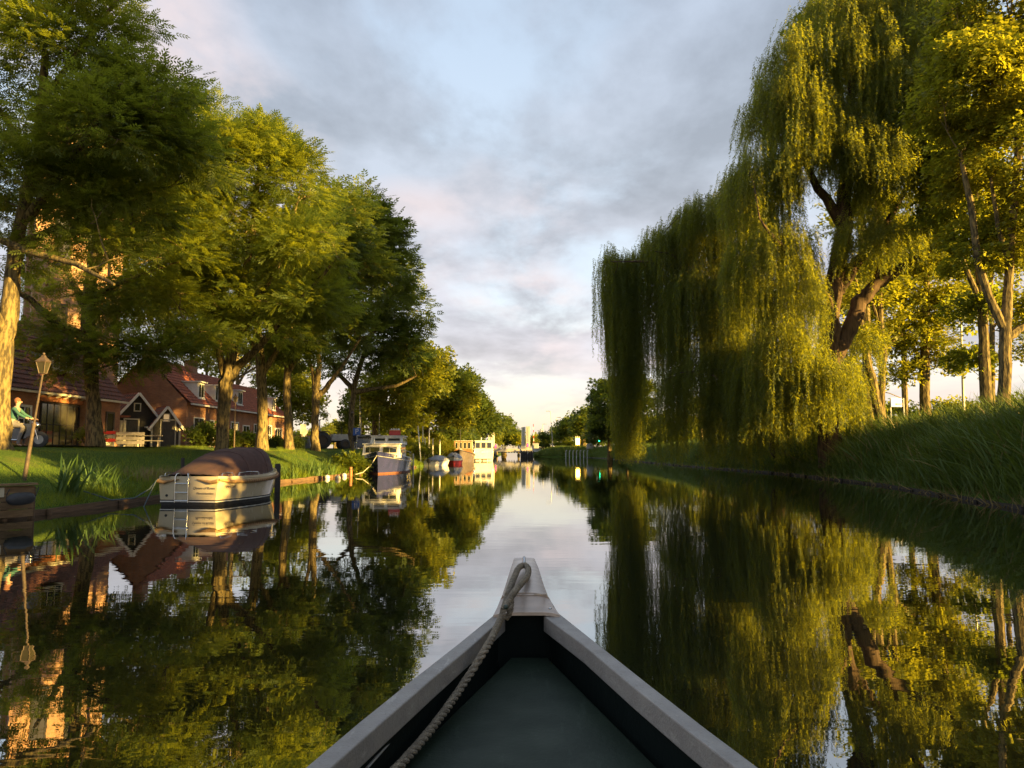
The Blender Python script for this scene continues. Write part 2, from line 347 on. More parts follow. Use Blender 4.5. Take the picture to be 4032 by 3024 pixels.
# timber bank edging
def edging(name, label, y0, y1, side, h, mt, th=0.07, dy=1.5, post=True):
    root = thing(name, label, 'bank edging', (side(y0), y0, 0)); sg = -1 if side is xl else 1
    n = int((y1 - y0) / dy); secs = []
    for i in range(n + 1):
        y = y0 + (y1 - y0) * i / n; x = side(y); z = h + 0.02 * math.sin(i * 2.1) + random.uniform(-0.012, 0.012)
        secs.append([(x + sg * th / 2 - sg * th, y, -0.5), (x + sg * th / 2 - sg * th, y, z), (x + sg * th / 2, y, z), (x + sg * th / 2, y, -0.5)])
    MB().loft(secs, closed=True, caps=True).build('board', mt, root, world=True)
    if post:
        pb = MB()
        for i in range(0, n + 1, 2):
            y = y0 + (y1 - y0) * i / n; x = side(y) - sg * (th / 2 + 0.06)
            pb.tube([(x, y, -0.6), (x, y, h + random.uniform(-0.1, 0.03))], 0.06, 7)
        pb.build('stake', mt, root, world=True)['kind'] = 'stuff'
edging('bank_edging', 'weathered timber edging along the left lawn waterline', 6, 66, xl, 0.15, M['wood'])
edging('bank_edging', 'rotten low timber edging under the tall grass of the right bank', 4, 150, xr, 0.10, M['darkwood'])

# ================================================================ TREES
def ash_template(nl=4, L=0.30, lw=0.045, ll=0.13):
    T = []; Fc = []
    for i in range(nl):
        x = L * (i + 0.6) / nl
        for s in (-1, 1):
            d = np.array([math.cos(R(50)), s * math.sin(R(50)), -0.12]); c = np.array([-d[1], d[0], 0.0]) * lw / 2
            b = np.array([x, 0, 0]); T += [b, b + d * ll * .45 + c, b + d * ll, b + d * ll * .45 - c]; Fc.append([len(T) - 4, len(T) - 3, len(T) - 2, len(T) - 1])
    b = np.array([L, 0, 0]); T += [b, b + [ll * .45, lw / 2, 0], b + [ll, 0, -.02], b + [ll * .45, -lw / 2, 0]]; Fc.append([len(T) - 4, len(T) - 3, len(T) - 2, len(T) - 1])
    return np.array(T), np.array(Fc)
def blob_template(n, spread, size):          # loose handful of broad leaves
    T = []; Fc = []
    for i in range(n):
        c = rng.normal(size=3) * spread * (0.6, 0.6, 0.35); a = rng.uniform(0, 6.28); tl = rng.uniform(-0.6, 0.5)
        d = np.array([math.cos(a), math.sin(a), tl]); d /= np.linalg.norm(d); s = np.cross(d, [0, 0, 1.0]); s /= np.linalg.norm(s)
        z = size * rng.uniform(0.7, 1.2); T += [c, c + d * z * .5 + s * z * .33, c + d * z, c + d * z * .5 - s * z * .33]; k = len(T); Fc.append([k - 4, k - 3, k - 2, k - 1])
    return np.array(T), np.array(Fc)
def clump_points(lobes, sp):
    """lobes: (centre, (rx,ry,rz), clumps); returns clump centres and outward directions"""
    C, O = [], []
    for c, r, n in lobes:
        d = rng.normal(size=(n, 3)); d /= np.linalg.norm(d, axis=1, keepdims=True); d[:, 2] = np.where(d[:, 2] < -0.55, -d[:, 2], d[:, 2])
        rad = rng.uniform(0.30, 1.0, n) ** 0.55; wob = 1 + 0.16 * np.sin(d[:, 0:1] * 5 + c[0]) * np.sin(d[:, 2:3] * 6 + c[1])
        C.append(np.array(c) + d * rad[:, None] * np.array(r) * wob); O.append(d)
    return np.vstack(C), np.vstack(O)
def crown(name, lobes, parent, mat, tmpl, per, rc, scale, flat=0.55, droop=0.15, off=None):
    lobes = [(c, r, int(n * 1.05)) for c, r, n in lobes]; scale *= 1.12; C, O = clump_points(lobes, rc); N = len(C) * per
    dens = rng.uniform(0.3, 1.5, len(C)); keep = rng.uniform(size=(len(C), per)) < dens[:, None] / 1.5
    sz = rng.uniform(0.6, 1.35, len(C))
    g = rng.normal(size=(len(C), per, 3)); g /= np.linalg.norm(g, axis=2, keepdims=True); g *= rng.uniform(0.15, 1, (len(C), per, 1)) ** 0.6
    pos = C[:, None, :] + g * (rc * sz)[:, None, None] * np.array([1, 1, flat]); dr = g * 0.8 + O[:, None, :] * 0.7 + rng.normal(size=g.shape) * 0.35; dr[..., 2] = dr[..., 2] * 0.5 - droop
    pos = pos[keep]; dr = dr[keep]; up = np.tile([0, 0, 1.0], (len(pos), 1)) + rng.normal(size=pos.shape) * 0.45
    Rm = frames(dr, up); V, Fx = stamp(tmpl[0], tmpl[1], pos, Rm, scale * rng.uniform(0.7, 1.25, len(pos)))
    o = np_mesh(name, V - np.array(parent.location), Fx, mat, parent); return C
def limb_path(a, b, n=6, sag=0.0, wob=0.12):
    a, b = Vector(a), Vector(b); L = (b - a).length; pts = []
    o1 = Vector([random.gauss(0, 1) for _ in range(3)]) * L * wob * 0.5
    for i in range(n + 1):
        t_ = i / n; q = a.lerp(b, t_) + o1 * math.sin(t_ * math.pi) * 0.6 + Vector((0, 0, L * sag * math.sin(t_ * math.pi)))
        if 0 < i < n: q += Vector([random.gauss(0, 1) for _ in range(3)]) * L * 0.012
        pts.append(q)
    return pts
def twigs(mb, nodes, C, parent_loc, nmax, r0=0.05):
    """branches from the nearest limb node towards clump centres"""
    idx = rng.permutation(len(C))[:nmax]; nd = np.array([tuple(n) for n in nodes])
    for i in idx:
        c = C[i]; dd = np.linalg.norm((nd - c) * (1, 1, 1.0), axis=1) + np.where(nd[:, 2] > c[2] + 0.5, 3.0, 0); j = int(np.argmin(dd)); L = float(np.linalg.norm(nd[j] - c))
        if L < 0.3 or L > 9: continue
        pts = limb_path(nd[j], c, 4, 0.06, 0.16); r = min(r0, 0.012 + 0.011 * L)
        mb.tube(pts, [r, r * .8, r * .6, r * .4, r * .2], 4, cap=False)
        if len(nodes) < 900: nodes.append(pts[2]); nd = np.vstack([nd, np.array([tuple(pts[2])])])
def tree(name, label, limbs, lobes, mat, bark, group=None, tmpl='ash', per=26, rc=0.75, scale=1.0, ntw=160, sides=9, cat='tree', flat=0.55, droop=0.15):
    """limbs: list of (points, radii) in world space, the first one starting at the ground"""
    base = Vector(limbs[0][0][0]); root = thing(name, label, cat, base, group=group); mb = MB(); nodes = []
    for k, (pts, rad) in enumerate(limbs):
        P2, R2 = [], []
        for i in range(len(pts) - 1):
            a, b = Vector(pts[i]), Vector(pts[i + 1]); n = 4
            for j in range(n):
                f = j / n; P2.append(a.lerp(b, f) + Vector([random.gauss(0, 1) for _ in range(3)]) * rad[i] * 0.07 * (0 if (i == 0 and j == 0) else 1)); R2.append((rad[i] * (1 - f) + rad[i + 1] * f) * random.uniform(0.95, 1.06))
        P2.append(Vector(pts[-1])); R2.append(rad[-1])
        if k == 0: P2.insert(0, P2[0] - Vector((0, 0, 0.4))); R2.insert(0, R2[0] * 1.35); R2[1] *= 1.22
        mb.tube(P2, R2, sides)
        nodes += [p for p, r in zip(P2[2:], R2[2:]) if p.z > base.z + min(2.2, 0.4 * (lobes[0][0][2] - base.z))]
    tm = TM[tmpl]; C = crown('crown', lobes, root, mat, tm, per, rc, scale, flat, droop)
    twigs(mb, nodes, C, base, ntw); mb.build('trunk', bark, root, smooth=True, world=True); return root
TM = {'ash': ash_template(), 'ash_coarse': ash_template(3, 0.36, 0.085, 0.2), 'blob': blob_template(10, 0.22, 0.17), 'big': blob_template(8, 0.36, 0.30), 'huge': blob_template(7, 0.6, 0.5)}
def lobe(px, py, D, rpx, rpy, ry, n):
    """ellipsoid whose outline covers rpx x rpy picture pixels at depth D; ry metres deep; n clumps"""
    c = P(px, py, D); return (tuple(c), (W(rpx, D), ry, W(rpy, D)), n)
def limbs_px(D, chains):
    """chains: list of [(px,py,rpx,dD)...] -> limbs in world space"""
    res = []
    for k, ch in enumerate(chains):
        pts = [P(a, b, D + d) for a, b, r, d in ch]; rad = [W(r, D) for a, b, r, d in ch]
        if k == 0: pts[0].z = gz(pts[0].x, pts[0].y)
        res.append((pts, rad))
    return res
G1 = 'ash trees in a row on the left lawn'
# nearest tree at the left edge
tree('ash_tree', 'tall ash tree at the left frame edge with thick bare sunlit lower trunk', limbs_px(24, [
    [(-10, 1850, 44, 0), (-2, 1600, 38, 0), (8, 1350, 44, 0), (38, 1240, 36, 0), (52, 1080, 28, 0), (75, 900, 25, 0), (150, 600, 22, 0), (180, 200, 14, 0)],
    [(10, 1320, 30, 0), (-60, 1180, 24, -1), (-200, 900, 16, -2), (-260, 600, 9, -2)],
    [(-40, 930, 12, -1), (100, 985, 14, -1), (300, 1040, 10, -1.5), (450, 1120, 5, -2)],
    [(95, 960, 20, 0), (230, 890, 12, 1), (330, 960, 7, 1.5)],
    [(110, 860, 20, 0), (300, 600, 13, -1), (480, 330, 8, -2)],
    [(140, 640, 16, 0), (-60, 350, 10, 1), (-150, 50, 6, 1)], [(165, 400, 12, 0), (360, 130, 8, 0), (500, -50, 5, 0)]]),
    [lobe(120, 760, 24, 330, 170, 2.8, 120), lobe(420, 560, 23, 300, 200, 2.6, 130), lobe(610, 430, 24, 180, 190, 2.2, 76), lobe(250, 260, 24, 340, 220, 2.8, 130), lobe(400, 120, 24, 190, 200, 2.2, 60),
     lobe(60, -160, 24, 420, 260, 3.0, 110), lobe(-250, 500, 24, 260, 420, 2.8, 110), lobe(450, 820, 24, 230, 130, 2.0, 64), lobe(60, 1000, 24, 220, 80, 2, 22), lobe(400, 980, 24, 200, 80, 1.8, 24), lobe(640, 600, 24, 230, 160, 2.2, 60)],
    M['leaf'], M['bark'], G1, 'ash', 34, 0.72, 1.0, 260)
tree('ash_tree', 'slim ash tree before the brick house with dark crossing boughs', limbs_px(33, [
    [(375, 1800, 34, 0), (368, 1600, 27, 0), (352, 1350, 27, 0), (345, 1200, 26, 0), (380, 1000, 20, 0), (420, 700, 13, 0), (440, 420, 8, 0)],
    [(348, 1330, 22, 0), (240, 1290, 17, -1), (120, 1180, 12, -1.5), (20, 1120, 7, -2)], [(350, 1250, 18, 0), (290, 1120, 11, 0), (230, 1000, 6, 0)],
    [(365, 1080, 16, 0), (520, 900, 11, 0), (650, 700, 7, 0)], [(350, 1180, 16, 0), (480, 1110, 9, -1), (620, 1060, 5, -1)]]),
    [lobe(560, 900, 33, 260, 180, 3.6, 100), lobe(300, 820, 33, 160, 120, 2.4, 22), lobe(640, 700, 33, 250, 190, 3.2, 110), lobe(700, 1010, 33, 190, 120, 2.8, 60), lobe(330, 1150, 33, 190, 80, 2.4, 16), lobe(430, 560, 34, 320, 220, 3.2, 100), lobe(780, 540, 34, 160, 160, 2.6, 60), lobe(150, 1180, 32, 170, 70, 1.8, 11), lobe(560, 1200, 33, 240, 120, 2.6, 70), lobe(280, 1320, 32, 130, 60, 1.6, 16), lobe(500, 760, 33, 300, 150, 3, 50), lobe(600, 1400, 31.5, 160, 60, 1.5, 34), lobe(440, 1440, 31.5, 120, 50, 1.3, 16), lobe(220, 1390, 31.5, 140, 50, 1.3, 14), lobe(790, 1330, 32, 110, 60, 1.5, 16), lobe(120, 1340, 31.5, 110, 50, 1.3, 10), lobe(470, 1370, 31.5, 110, 60, 1.3, 16), lobe(230, 1450, 31.5, 80, 60, 1.2, 9)],
    M['leaf'], M['bark'], G1, 'ash', 34, 0.8, 1.15, 220)
tree('ash_tree', 'sunlit forked ash tree with golden trunk behind the covered sloop', limbs_px(36, [
    [(872, 1800, 27, 0), (878, 1650, 23, 0), (890, 1510, 27, 0), (908, 1430, 21, 0), (928, 1330, 17, 0), (950, 1150, 13, 0), (1000, 900, 13, 0), (1020, 650, 7, 0)],
    [(886, 1500, 16, 0), (866, 1400, 14, 0), (856, 1300, 11, 0), (830, 1100, 12, 0), (800, 800, 7, 0)],
    [(898, 1505, 20, 0), (940, 1440, 18, 0), (985, 1400, 16, -.3), (1060, 1320, 12, -.5), (1130, 1240, 9, -1), (1240, 1120, 8, -1), (1330, 1010, 5, -1)],
    [(945, 1320, 16, 0), (1020, 1180, 10, 0), (1110, 1020, 7, 0), (1170, 800, 5, 0)]]),
    [lobe(1000, 700, 36, 230, 210, 3.4, 110), lobe(900, 600, 34, 110, 110, 2.2, 34), lobe(1150, 740, 36, 150, 180, 2.8, 70), lobe(960, 980, 36, 290, 190, 3.6, 130), lobe(1180, 1000, 35, 180, 150, 2.8, 80), lobe(780, 850, 37, 220, 200, 3.2, 90), lobe(1230, 1200, 35, 140, 90, 2.4, 44), lobe(860, 1180, 36, 230, 110, 3, 70), lobe(1040, 580, 36, 90, 100, 1.8, 34), lobe(1100, 600, 36, 60, 70, 1.4, 14), lobe(700, 1200, 38, 240, 130, 2.4, 60), lobe(1040, 1270, 36, 200, 90, 2.8, 44), lobe(640, 1330, 37, 120, 70, 2, 18), lobe(820, 1380, 37, 60, 50, 1.4, 8)],
    M['leaf'], M['bark'], G1, 'ash', 34, 0.8, 1.25, 240)
tree('ash_tree', 'straight pale barked ash tree right of the street lantern', limbs_px(46, [
    [(1030, 1790, 24, 0), (1034, 1600, 20, 0), (1028, 1450, 19, 0), (1010, 1250, 14, 0), (1040, 1000, 9, 0), (1080, 800, 5, 0)],
    [(1028, 1480, 14, 0), (1100, 1370, 9, 0), (1180, 1240, 6, 0)], [(1020, 1400, 13, 0), (950, 1280, 8, 0), (900, 1180, 5, 0)]]),
    [lobe(1080, 1100, 46, 200, 190, 3.4, 90), lobe(1250, 950, 46, 170, 170, 3.2, 80), lobe(1050, 1340, 46, 170, 100, 3, 44), lobe(1180, 1330, 46, 110, 80, 2.6, 30), lobe(1260, 1170, 47, 140, 110, 2.8, 44)],
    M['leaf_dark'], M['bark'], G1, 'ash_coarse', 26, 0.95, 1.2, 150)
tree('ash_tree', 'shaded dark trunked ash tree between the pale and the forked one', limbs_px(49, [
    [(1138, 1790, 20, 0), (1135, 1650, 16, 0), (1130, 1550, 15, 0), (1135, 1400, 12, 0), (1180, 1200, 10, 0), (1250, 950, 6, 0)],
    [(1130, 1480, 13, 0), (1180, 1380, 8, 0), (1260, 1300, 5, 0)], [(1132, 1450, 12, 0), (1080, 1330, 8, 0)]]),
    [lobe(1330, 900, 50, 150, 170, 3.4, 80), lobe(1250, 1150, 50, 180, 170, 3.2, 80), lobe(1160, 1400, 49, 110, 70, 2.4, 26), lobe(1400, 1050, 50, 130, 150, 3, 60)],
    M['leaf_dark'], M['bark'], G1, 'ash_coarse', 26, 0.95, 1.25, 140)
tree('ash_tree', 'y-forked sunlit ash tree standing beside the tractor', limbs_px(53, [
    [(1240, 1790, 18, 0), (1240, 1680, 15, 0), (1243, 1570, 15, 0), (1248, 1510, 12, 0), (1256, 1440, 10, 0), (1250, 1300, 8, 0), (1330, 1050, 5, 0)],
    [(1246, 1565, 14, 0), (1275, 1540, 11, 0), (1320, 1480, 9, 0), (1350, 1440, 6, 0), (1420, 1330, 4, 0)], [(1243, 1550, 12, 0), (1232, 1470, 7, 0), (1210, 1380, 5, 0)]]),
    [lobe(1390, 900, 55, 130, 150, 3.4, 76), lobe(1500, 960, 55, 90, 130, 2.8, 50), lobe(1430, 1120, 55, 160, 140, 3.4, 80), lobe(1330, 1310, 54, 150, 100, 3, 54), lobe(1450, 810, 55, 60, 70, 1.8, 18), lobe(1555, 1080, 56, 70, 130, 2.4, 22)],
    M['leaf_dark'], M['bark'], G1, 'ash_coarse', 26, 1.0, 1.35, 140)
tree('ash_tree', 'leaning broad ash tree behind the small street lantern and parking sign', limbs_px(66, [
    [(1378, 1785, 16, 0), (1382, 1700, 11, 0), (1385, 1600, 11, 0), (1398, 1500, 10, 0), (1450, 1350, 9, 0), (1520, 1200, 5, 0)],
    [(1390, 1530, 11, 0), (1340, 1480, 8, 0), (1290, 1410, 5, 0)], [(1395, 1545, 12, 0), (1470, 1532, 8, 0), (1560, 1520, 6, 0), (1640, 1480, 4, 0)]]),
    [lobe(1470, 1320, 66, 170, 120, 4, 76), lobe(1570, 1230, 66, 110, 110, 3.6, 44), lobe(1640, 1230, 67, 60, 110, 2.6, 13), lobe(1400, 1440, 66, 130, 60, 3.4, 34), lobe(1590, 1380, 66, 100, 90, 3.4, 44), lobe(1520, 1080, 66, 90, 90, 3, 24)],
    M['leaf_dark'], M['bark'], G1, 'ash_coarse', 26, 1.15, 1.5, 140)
G2 = 'linden trees beyond the blue cruiser'
def simple_tree(name, label, px, D, base_r, top, lobes, mat, group, tmpl='big', per=20, rc=1.2, scale=1.0, bark=None, split=0.45, lean=0):
    b = onground(px, D); tp = P(px + lean, top, D); h = tp.z - b.z; r = W(base_r, D)
    mid = b.lerp(tp, split); ls = [([b, mid, tp], [r, r * .75, r * .2])]
    for c, rr, n in lobes[:5]: ls.append(([mid + Vector((0, 0, random.uniform(-.1, .15) * h)), Vector(c)], [r * .5, r * .12]))
    return tree(name, label, ls, lobes, mat, bark or M['bark'], group, tmpl, per, rc, scale, 40, 7)
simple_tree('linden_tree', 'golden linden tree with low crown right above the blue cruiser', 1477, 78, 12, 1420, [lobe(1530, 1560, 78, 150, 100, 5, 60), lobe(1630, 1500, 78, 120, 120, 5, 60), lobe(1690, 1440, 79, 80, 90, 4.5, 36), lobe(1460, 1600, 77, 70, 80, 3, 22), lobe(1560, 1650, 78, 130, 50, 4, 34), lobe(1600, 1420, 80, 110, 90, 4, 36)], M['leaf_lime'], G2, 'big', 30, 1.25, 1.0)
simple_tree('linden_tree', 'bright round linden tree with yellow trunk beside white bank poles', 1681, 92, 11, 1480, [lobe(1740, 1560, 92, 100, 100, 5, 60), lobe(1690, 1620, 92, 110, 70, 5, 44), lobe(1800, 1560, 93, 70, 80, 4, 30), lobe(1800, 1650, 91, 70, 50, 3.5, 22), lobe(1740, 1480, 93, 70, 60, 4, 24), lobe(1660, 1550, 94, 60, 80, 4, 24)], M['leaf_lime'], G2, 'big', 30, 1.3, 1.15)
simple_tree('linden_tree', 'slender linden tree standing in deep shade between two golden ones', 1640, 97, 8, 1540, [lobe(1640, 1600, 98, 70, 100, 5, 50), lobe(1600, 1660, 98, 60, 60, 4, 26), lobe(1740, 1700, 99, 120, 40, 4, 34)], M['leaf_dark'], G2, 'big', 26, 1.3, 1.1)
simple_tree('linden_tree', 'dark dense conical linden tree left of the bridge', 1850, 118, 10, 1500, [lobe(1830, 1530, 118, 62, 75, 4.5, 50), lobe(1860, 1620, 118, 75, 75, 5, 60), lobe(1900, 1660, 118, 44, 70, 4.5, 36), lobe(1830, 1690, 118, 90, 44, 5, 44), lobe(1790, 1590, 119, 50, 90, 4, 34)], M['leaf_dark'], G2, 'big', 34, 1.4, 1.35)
G3 = 'trees far behind the left street'
def mass(name, label, D, lobes, mat, group, tmpl='huge', per=18, rc=1.8, scale=1.0, r=10):
    c = lobes[0][0]; px = 2016 + c[0] / D * F; return simple_tree(name, label, px, D, r, 1772 - (c[2] - EYE) / D * F, lobes, mat, group, tmpl, per, rc, scale)
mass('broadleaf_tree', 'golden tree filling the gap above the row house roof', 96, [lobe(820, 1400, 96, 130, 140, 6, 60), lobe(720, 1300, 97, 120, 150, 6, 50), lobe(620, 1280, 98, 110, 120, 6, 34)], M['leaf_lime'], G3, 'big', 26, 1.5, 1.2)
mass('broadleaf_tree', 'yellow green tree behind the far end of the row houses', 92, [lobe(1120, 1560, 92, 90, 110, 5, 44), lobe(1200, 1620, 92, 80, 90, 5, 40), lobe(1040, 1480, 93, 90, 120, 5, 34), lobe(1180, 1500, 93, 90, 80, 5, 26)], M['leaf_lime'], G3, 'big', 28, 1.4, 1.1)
mass('broadleaf_tree', 'low rounded tree on the horizon behind the tractor', 190, [lobe(1320, 1700, 190, 55, 42, 8, 50), lobe(1270, 1720, 190, 50, 30, 8, 34)], M['leaf_lime'], G3, 'huge', 16, 1.8, 1.1)
mass('broadleaf_tree', 'distant tree seen between two ash trunks behind signs', 200, [lobe(1190, 1725, 200, 60, 30, 8, 44)], M['leaf_lime'], G3, 'huge', 16, 1.8, 1.1)
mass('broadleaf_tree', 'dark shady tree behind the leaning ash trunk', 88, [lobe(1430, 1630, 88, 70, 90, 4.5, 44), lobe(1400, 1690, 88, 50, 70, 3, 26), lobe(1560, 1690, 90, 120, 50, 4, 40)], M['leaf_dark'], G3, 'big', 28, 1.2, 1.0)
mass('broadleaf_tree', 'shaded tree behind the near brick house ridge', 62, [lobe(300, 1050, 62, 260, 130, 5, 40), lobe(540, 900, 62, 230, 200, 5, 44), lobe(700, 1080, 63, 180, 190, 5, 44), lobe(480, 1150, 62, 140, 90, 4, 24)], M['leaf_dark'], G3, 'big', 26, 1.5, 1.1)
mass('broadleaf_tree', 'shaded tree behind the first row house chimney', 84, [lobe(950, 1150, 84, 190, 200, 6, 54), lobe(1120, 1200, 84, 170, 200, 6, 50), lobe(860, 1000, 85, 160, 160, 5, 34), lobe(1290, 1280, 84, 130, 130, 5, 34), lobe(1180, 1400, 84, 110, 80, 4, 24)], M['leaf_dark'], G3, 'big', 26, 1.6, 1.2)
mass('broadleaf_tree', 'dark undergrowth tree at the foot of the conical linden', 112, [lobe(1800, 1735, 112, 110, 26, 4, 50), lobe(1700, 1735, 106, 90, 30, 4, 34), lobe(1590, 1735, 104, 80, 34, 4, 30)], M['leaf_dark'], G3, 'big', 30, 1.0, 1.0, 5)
for i, (px, D, rp, ty, lb) in enumerate([(2620, 128, 110, 1655, 'first tree of the far belt, seen under the willow tips'), (2850, 135, 130, 1630, 'second tree of the far belt, behind the willow curtain'), (3080, 120, 130, 1620, 'third tree of the far belt, behind the huge willow trunk'), (3300, 115, 130, 1600, 'fourth tree of the far belt, right of the huge willow trunk'), (3520, 125, 110, 1610, 'fifth tree of the far belt, behind the blue direction sign'), (3740, 120, 120, 1600, 'sixth tree of the far belt, by the road lamp pole'), (3960, 125, 120, 1590, 'last tree of the far belt at the right frame edge')]):
    mass('broadleaf_tree', lb, D, [lobe(px, ty + 30, D, rp, 60, 5, 44), lobe(px + rp * .8, ty + 60, D + 2, rp * .7, 50, 5, 30), lobe(px - rp * .5, ty + 70, D - 2, rp * .7, 40, 4, 24)], M['leaf_lime' if i % 2 else 'leaf'], 'far belt of trees behind the right bank', 'huge', 22, 1.6, .9, 6)
G4 = 'trees beyond the bridge'
mass('broadleaf_tree', 'grey green rounded tree standing left beyond the bridge', 215, [lobe(1985, 1690, 215, 38, 50, 8, 50), lobe(2015, 1725, 215, 34, 40, 8, 34), lobe(1975, 1730, 214, 30, 35, 6, 24)], M['leaf_dark'], G4, 'huge', 22, 2.0, 1.15)
mass('broadleaf_tree', 'low bright tree behind the left bridge rail', 205, [lobe(1955, 1735, 205, 14, 38, 3, 26)], M['leaf_lime'], G4, 'huge', 20, 1.5, 0.9, 5)
mass('broadleaf_tree', 'low bright tree directly left of the twin pylons', 210, [lobe(2042, 1738, 210, 24, 30, 6, 34)], M['leaf_lime'], G4, 'huge', 22, 1.7, 1.0, 5)
mass('broadleaf_tree', 'low bright tree directly right of the twin pylons', 212, [lobe(2108, 1742, 212, 26, 26, 6, 34)], M['leaf_lime'], G4, 'huge', 22, 1.7, 1.0, 5)
mass('broadleaf_tree', 'small young tree beside the barrier at the bridge', 178, [lobe(2140, 1738, 178, 14, 30, 2.4, 24), lobe(2145, 1755, 178, 22, 14, 2.4, 16)], M['leaf_dark'], G4, 'big', 20, 1.0, 1.1, 4)
mass('broadleaf_tree', 'small far tree behind the tallest street lamps', 260, [lobe(2188, 1716, 260, 24, 34, 7, 34), lobe(2172, 1735, 260, 18, 25, 5, 18)], M['leaf_dark'], G4, 'huge', 20, 1.9, 1.2, 4)
G5 = 'trees along the right bank road'
mass('broadleaf_tree', 'nearly black tree left of the yellow roadside sign', 178, [lobe(2245, 1690, 178, 40, 56, 6, 44), lobe(2225, 1715, 178, 22, 36, 4, 22)], M['leaf_dark'], G5, 'huge', 26, 1.7, 1.1)
mass('broadleaf_tree', 'mid green tree behind the grey board', 165, [lobe(2300, 1690, 165, 48, 66, 6, 54), lobe(2330, 1650, 166, 44, 50, 5, 34)], M['leaf_dark'], G5, 'huge', 26, 1.7, 1.1)
mass('broadleaf_tree', 'tall tree behind the left willow tips', 120, [lobe(2400, 1590, 120, 70, 100, 6, 70), lobe(2450, 1680, 119, 90, 60, 6, 50), lobe(2370, 1690, 120, 50, 60, 5, 34), lobe(2500, 1580, 121, 80, 90, 6, 50)], M['leaf_dark'], G5, 'big', 30, 1.5, 1.5)
mass('broadleaf_tree', 'low golden bush tree behind the willow curtain', 116, [lobe(2470, 1700, 116, 70, 36, 4, 34), lobe(2580, 1690, 116, 80, 50, 4, 40)], M['leaf_lime'], G5, 'big', 26, 1.2, 1.1, 6)
mass('broadleaf_tree', 'golden tree glimpsed through the willow middle', 104, [lobe(2760, 1640, 104, 100, 90, 5, 50), lobe(2900, 1600, 106, 110, 140, 5, 60), lobe(3060, 1560, 105, 120, 150, 5, 60)], M['leaf_lime'], G5, 'big', 24, 1.3, 1.1)
# ================================================================ right bank tall trees
G6 = 'tall poplars behind the right bank'
def pop(label, D, chains, lobes, mat='leaf_lime', tmpl='big', per=26, rc=0.95, scale=0.75, ntw=150):
    return tree('poplar_tree', label, limbs_px(D, chains), lobes, M[mat], M['bark'], G6, tmpl, per, rc, scale, ntw, 8)
pop('y-forked poplar tree nearest the right frame edge', 30, [
    [(3945, 1640, 28, 0), (3955, 1440, 22, 0), (3960, 1280, 22, 0), (3972, 1120, 17, 0), (3985, 900, 14, 0), (4010, 600, 15, 0), (4000, 300, 9, 0)],
    [(3950, 1290, 17, 0), (3890, 1160, 16, 0), (3850, 1040, 14, 0), (3830, 850, 13, 0), (3780, 600, 8, 0)], [(3965, 1330, 20, 0), (4060, 1270, 13, 0), (4160, 1150, 8, 0)], [(3980, 1050, 14, 0), (3930, 900, 9, 0), (3900, 700, 6, 0)]],
    [lobe(3960, 620, 30, 220, 260, 3.2, 90), lobe(3850, 350, 30, 240, 220, 3.2, 90), lobe(4120, 900, 30, 160, 250, 3, 60), lobe(3900, 1000, 31, 130, 120, 2.2, 24), lobe(4080, 250, 30, 200, 300, 3.2, 70), lobe(3960, 20, 30, 300, 160, 3, 60), lobe(4110, 1240, 31, 70, 90, 1.6, 12)], 'leaf_lime', 'blob', 30, 0.8, 1.15, 200)
pop('straight dark poplar tree left of the y-forked one', 37, [
    [(3885, 1640, 24, 0), (3876, 1400, 20, 0), (3866, 1150, 18, 0), (3850, 800, 17, 0), (3860, 400, 9, 0)], [(3866, 1200, 13, 0), (3800, 1050, 9, 0), (3740, 850, 6, 0)], [(3862, 1000, 13, 0), (3930, 800, 8, 0)]],
    [lobe(3790, 800, 37, 160, 210, 3.2, 70), lobe(3850, 1240, 38, 90, 80, 2, 20), lobe(3700, 560, 38, 170, 190, 3.2, 70), lobe(3820, 1430, 38, 60, 50, 1.6, 9)], 'leaf', 'blob', 28, 0.85, 1.3, 150)
pop('leafy golden poplar tree left of the road lamp pole', 52, [
    [(3645, 1640, 24, 0), (3640, 1500, 19, 0), (3640, 1350, 17, 0), (3650, 1100, 11, 0), (3660, 800, 6, 0)], [(3640, 1450, 9, 0), (3580, 1330, 6, 0)], [(3642, 1400, 9, 0), (3710, 1280, 6, 0)]],
    [lobe(3650, 1120, 52, 140, 170, 3.2, 80), lobe(3620, 1340, 52, 110, 110, 3, 56), lobe(3710, 1230, 52, 80, 110, 2.4, 36), lobe(3620, 900, 52, 170, 140, 3.2, 60), lobe(3680, 1440, 52, 80, 50, 2, 16), lobe(3570, 1480, 52, 40, 50, 1.4, 10)], 'leaf_lime', 'big', 24, 1.0, 0.75)
pop('slim golden stemmed poplar tree behind the leaning willow trunk', 50, [
    [(3478, 1680, 16, 0), (3470, 1550, 14, 0), (3478, 1400, 15, 0), (3466, 1230, 12, 0), (3460, 1050, 7, 0), (3440, 700, 4, 0)], [(3474, 1390, 7, 0), (3530, 1330, 4, 0)], [(3470, 1300, 8, 0), (3420, 1150, 5, 0)]],
    [lobe(3420, 1130, 51, 120, 120, 3, 54), lobe(3520, 1300, 51, 60, 70, 2, 16), lobe(3400, 900, 52, 150, 150, 3, 44), lobe(3520, 1000, 52, 110, 120, 3, 40)], 'leaf_lime', 'big', 24, 1.0, 0.75, 80)
pop('short leaning poplar tree trunk right of the willow', 45, [
    [(3480, 1690, 24, 0), (3440, 1520, 18, 0), (3405, 1380, 14, 0), (3390, 1250, 8, 0), (3370, 1100, 5, 0)], [(3405, 1380, 8, 0), (3330, 1280, 5, 0)]],
    [lobe(3370, 1340, 46, 80, 70, 2.2, 26), lobe(3340, 1180, 46, 100, 90, 2.2, 30)], 'leaf_lime', 'big', 24, 0.9, 0.7, 50)
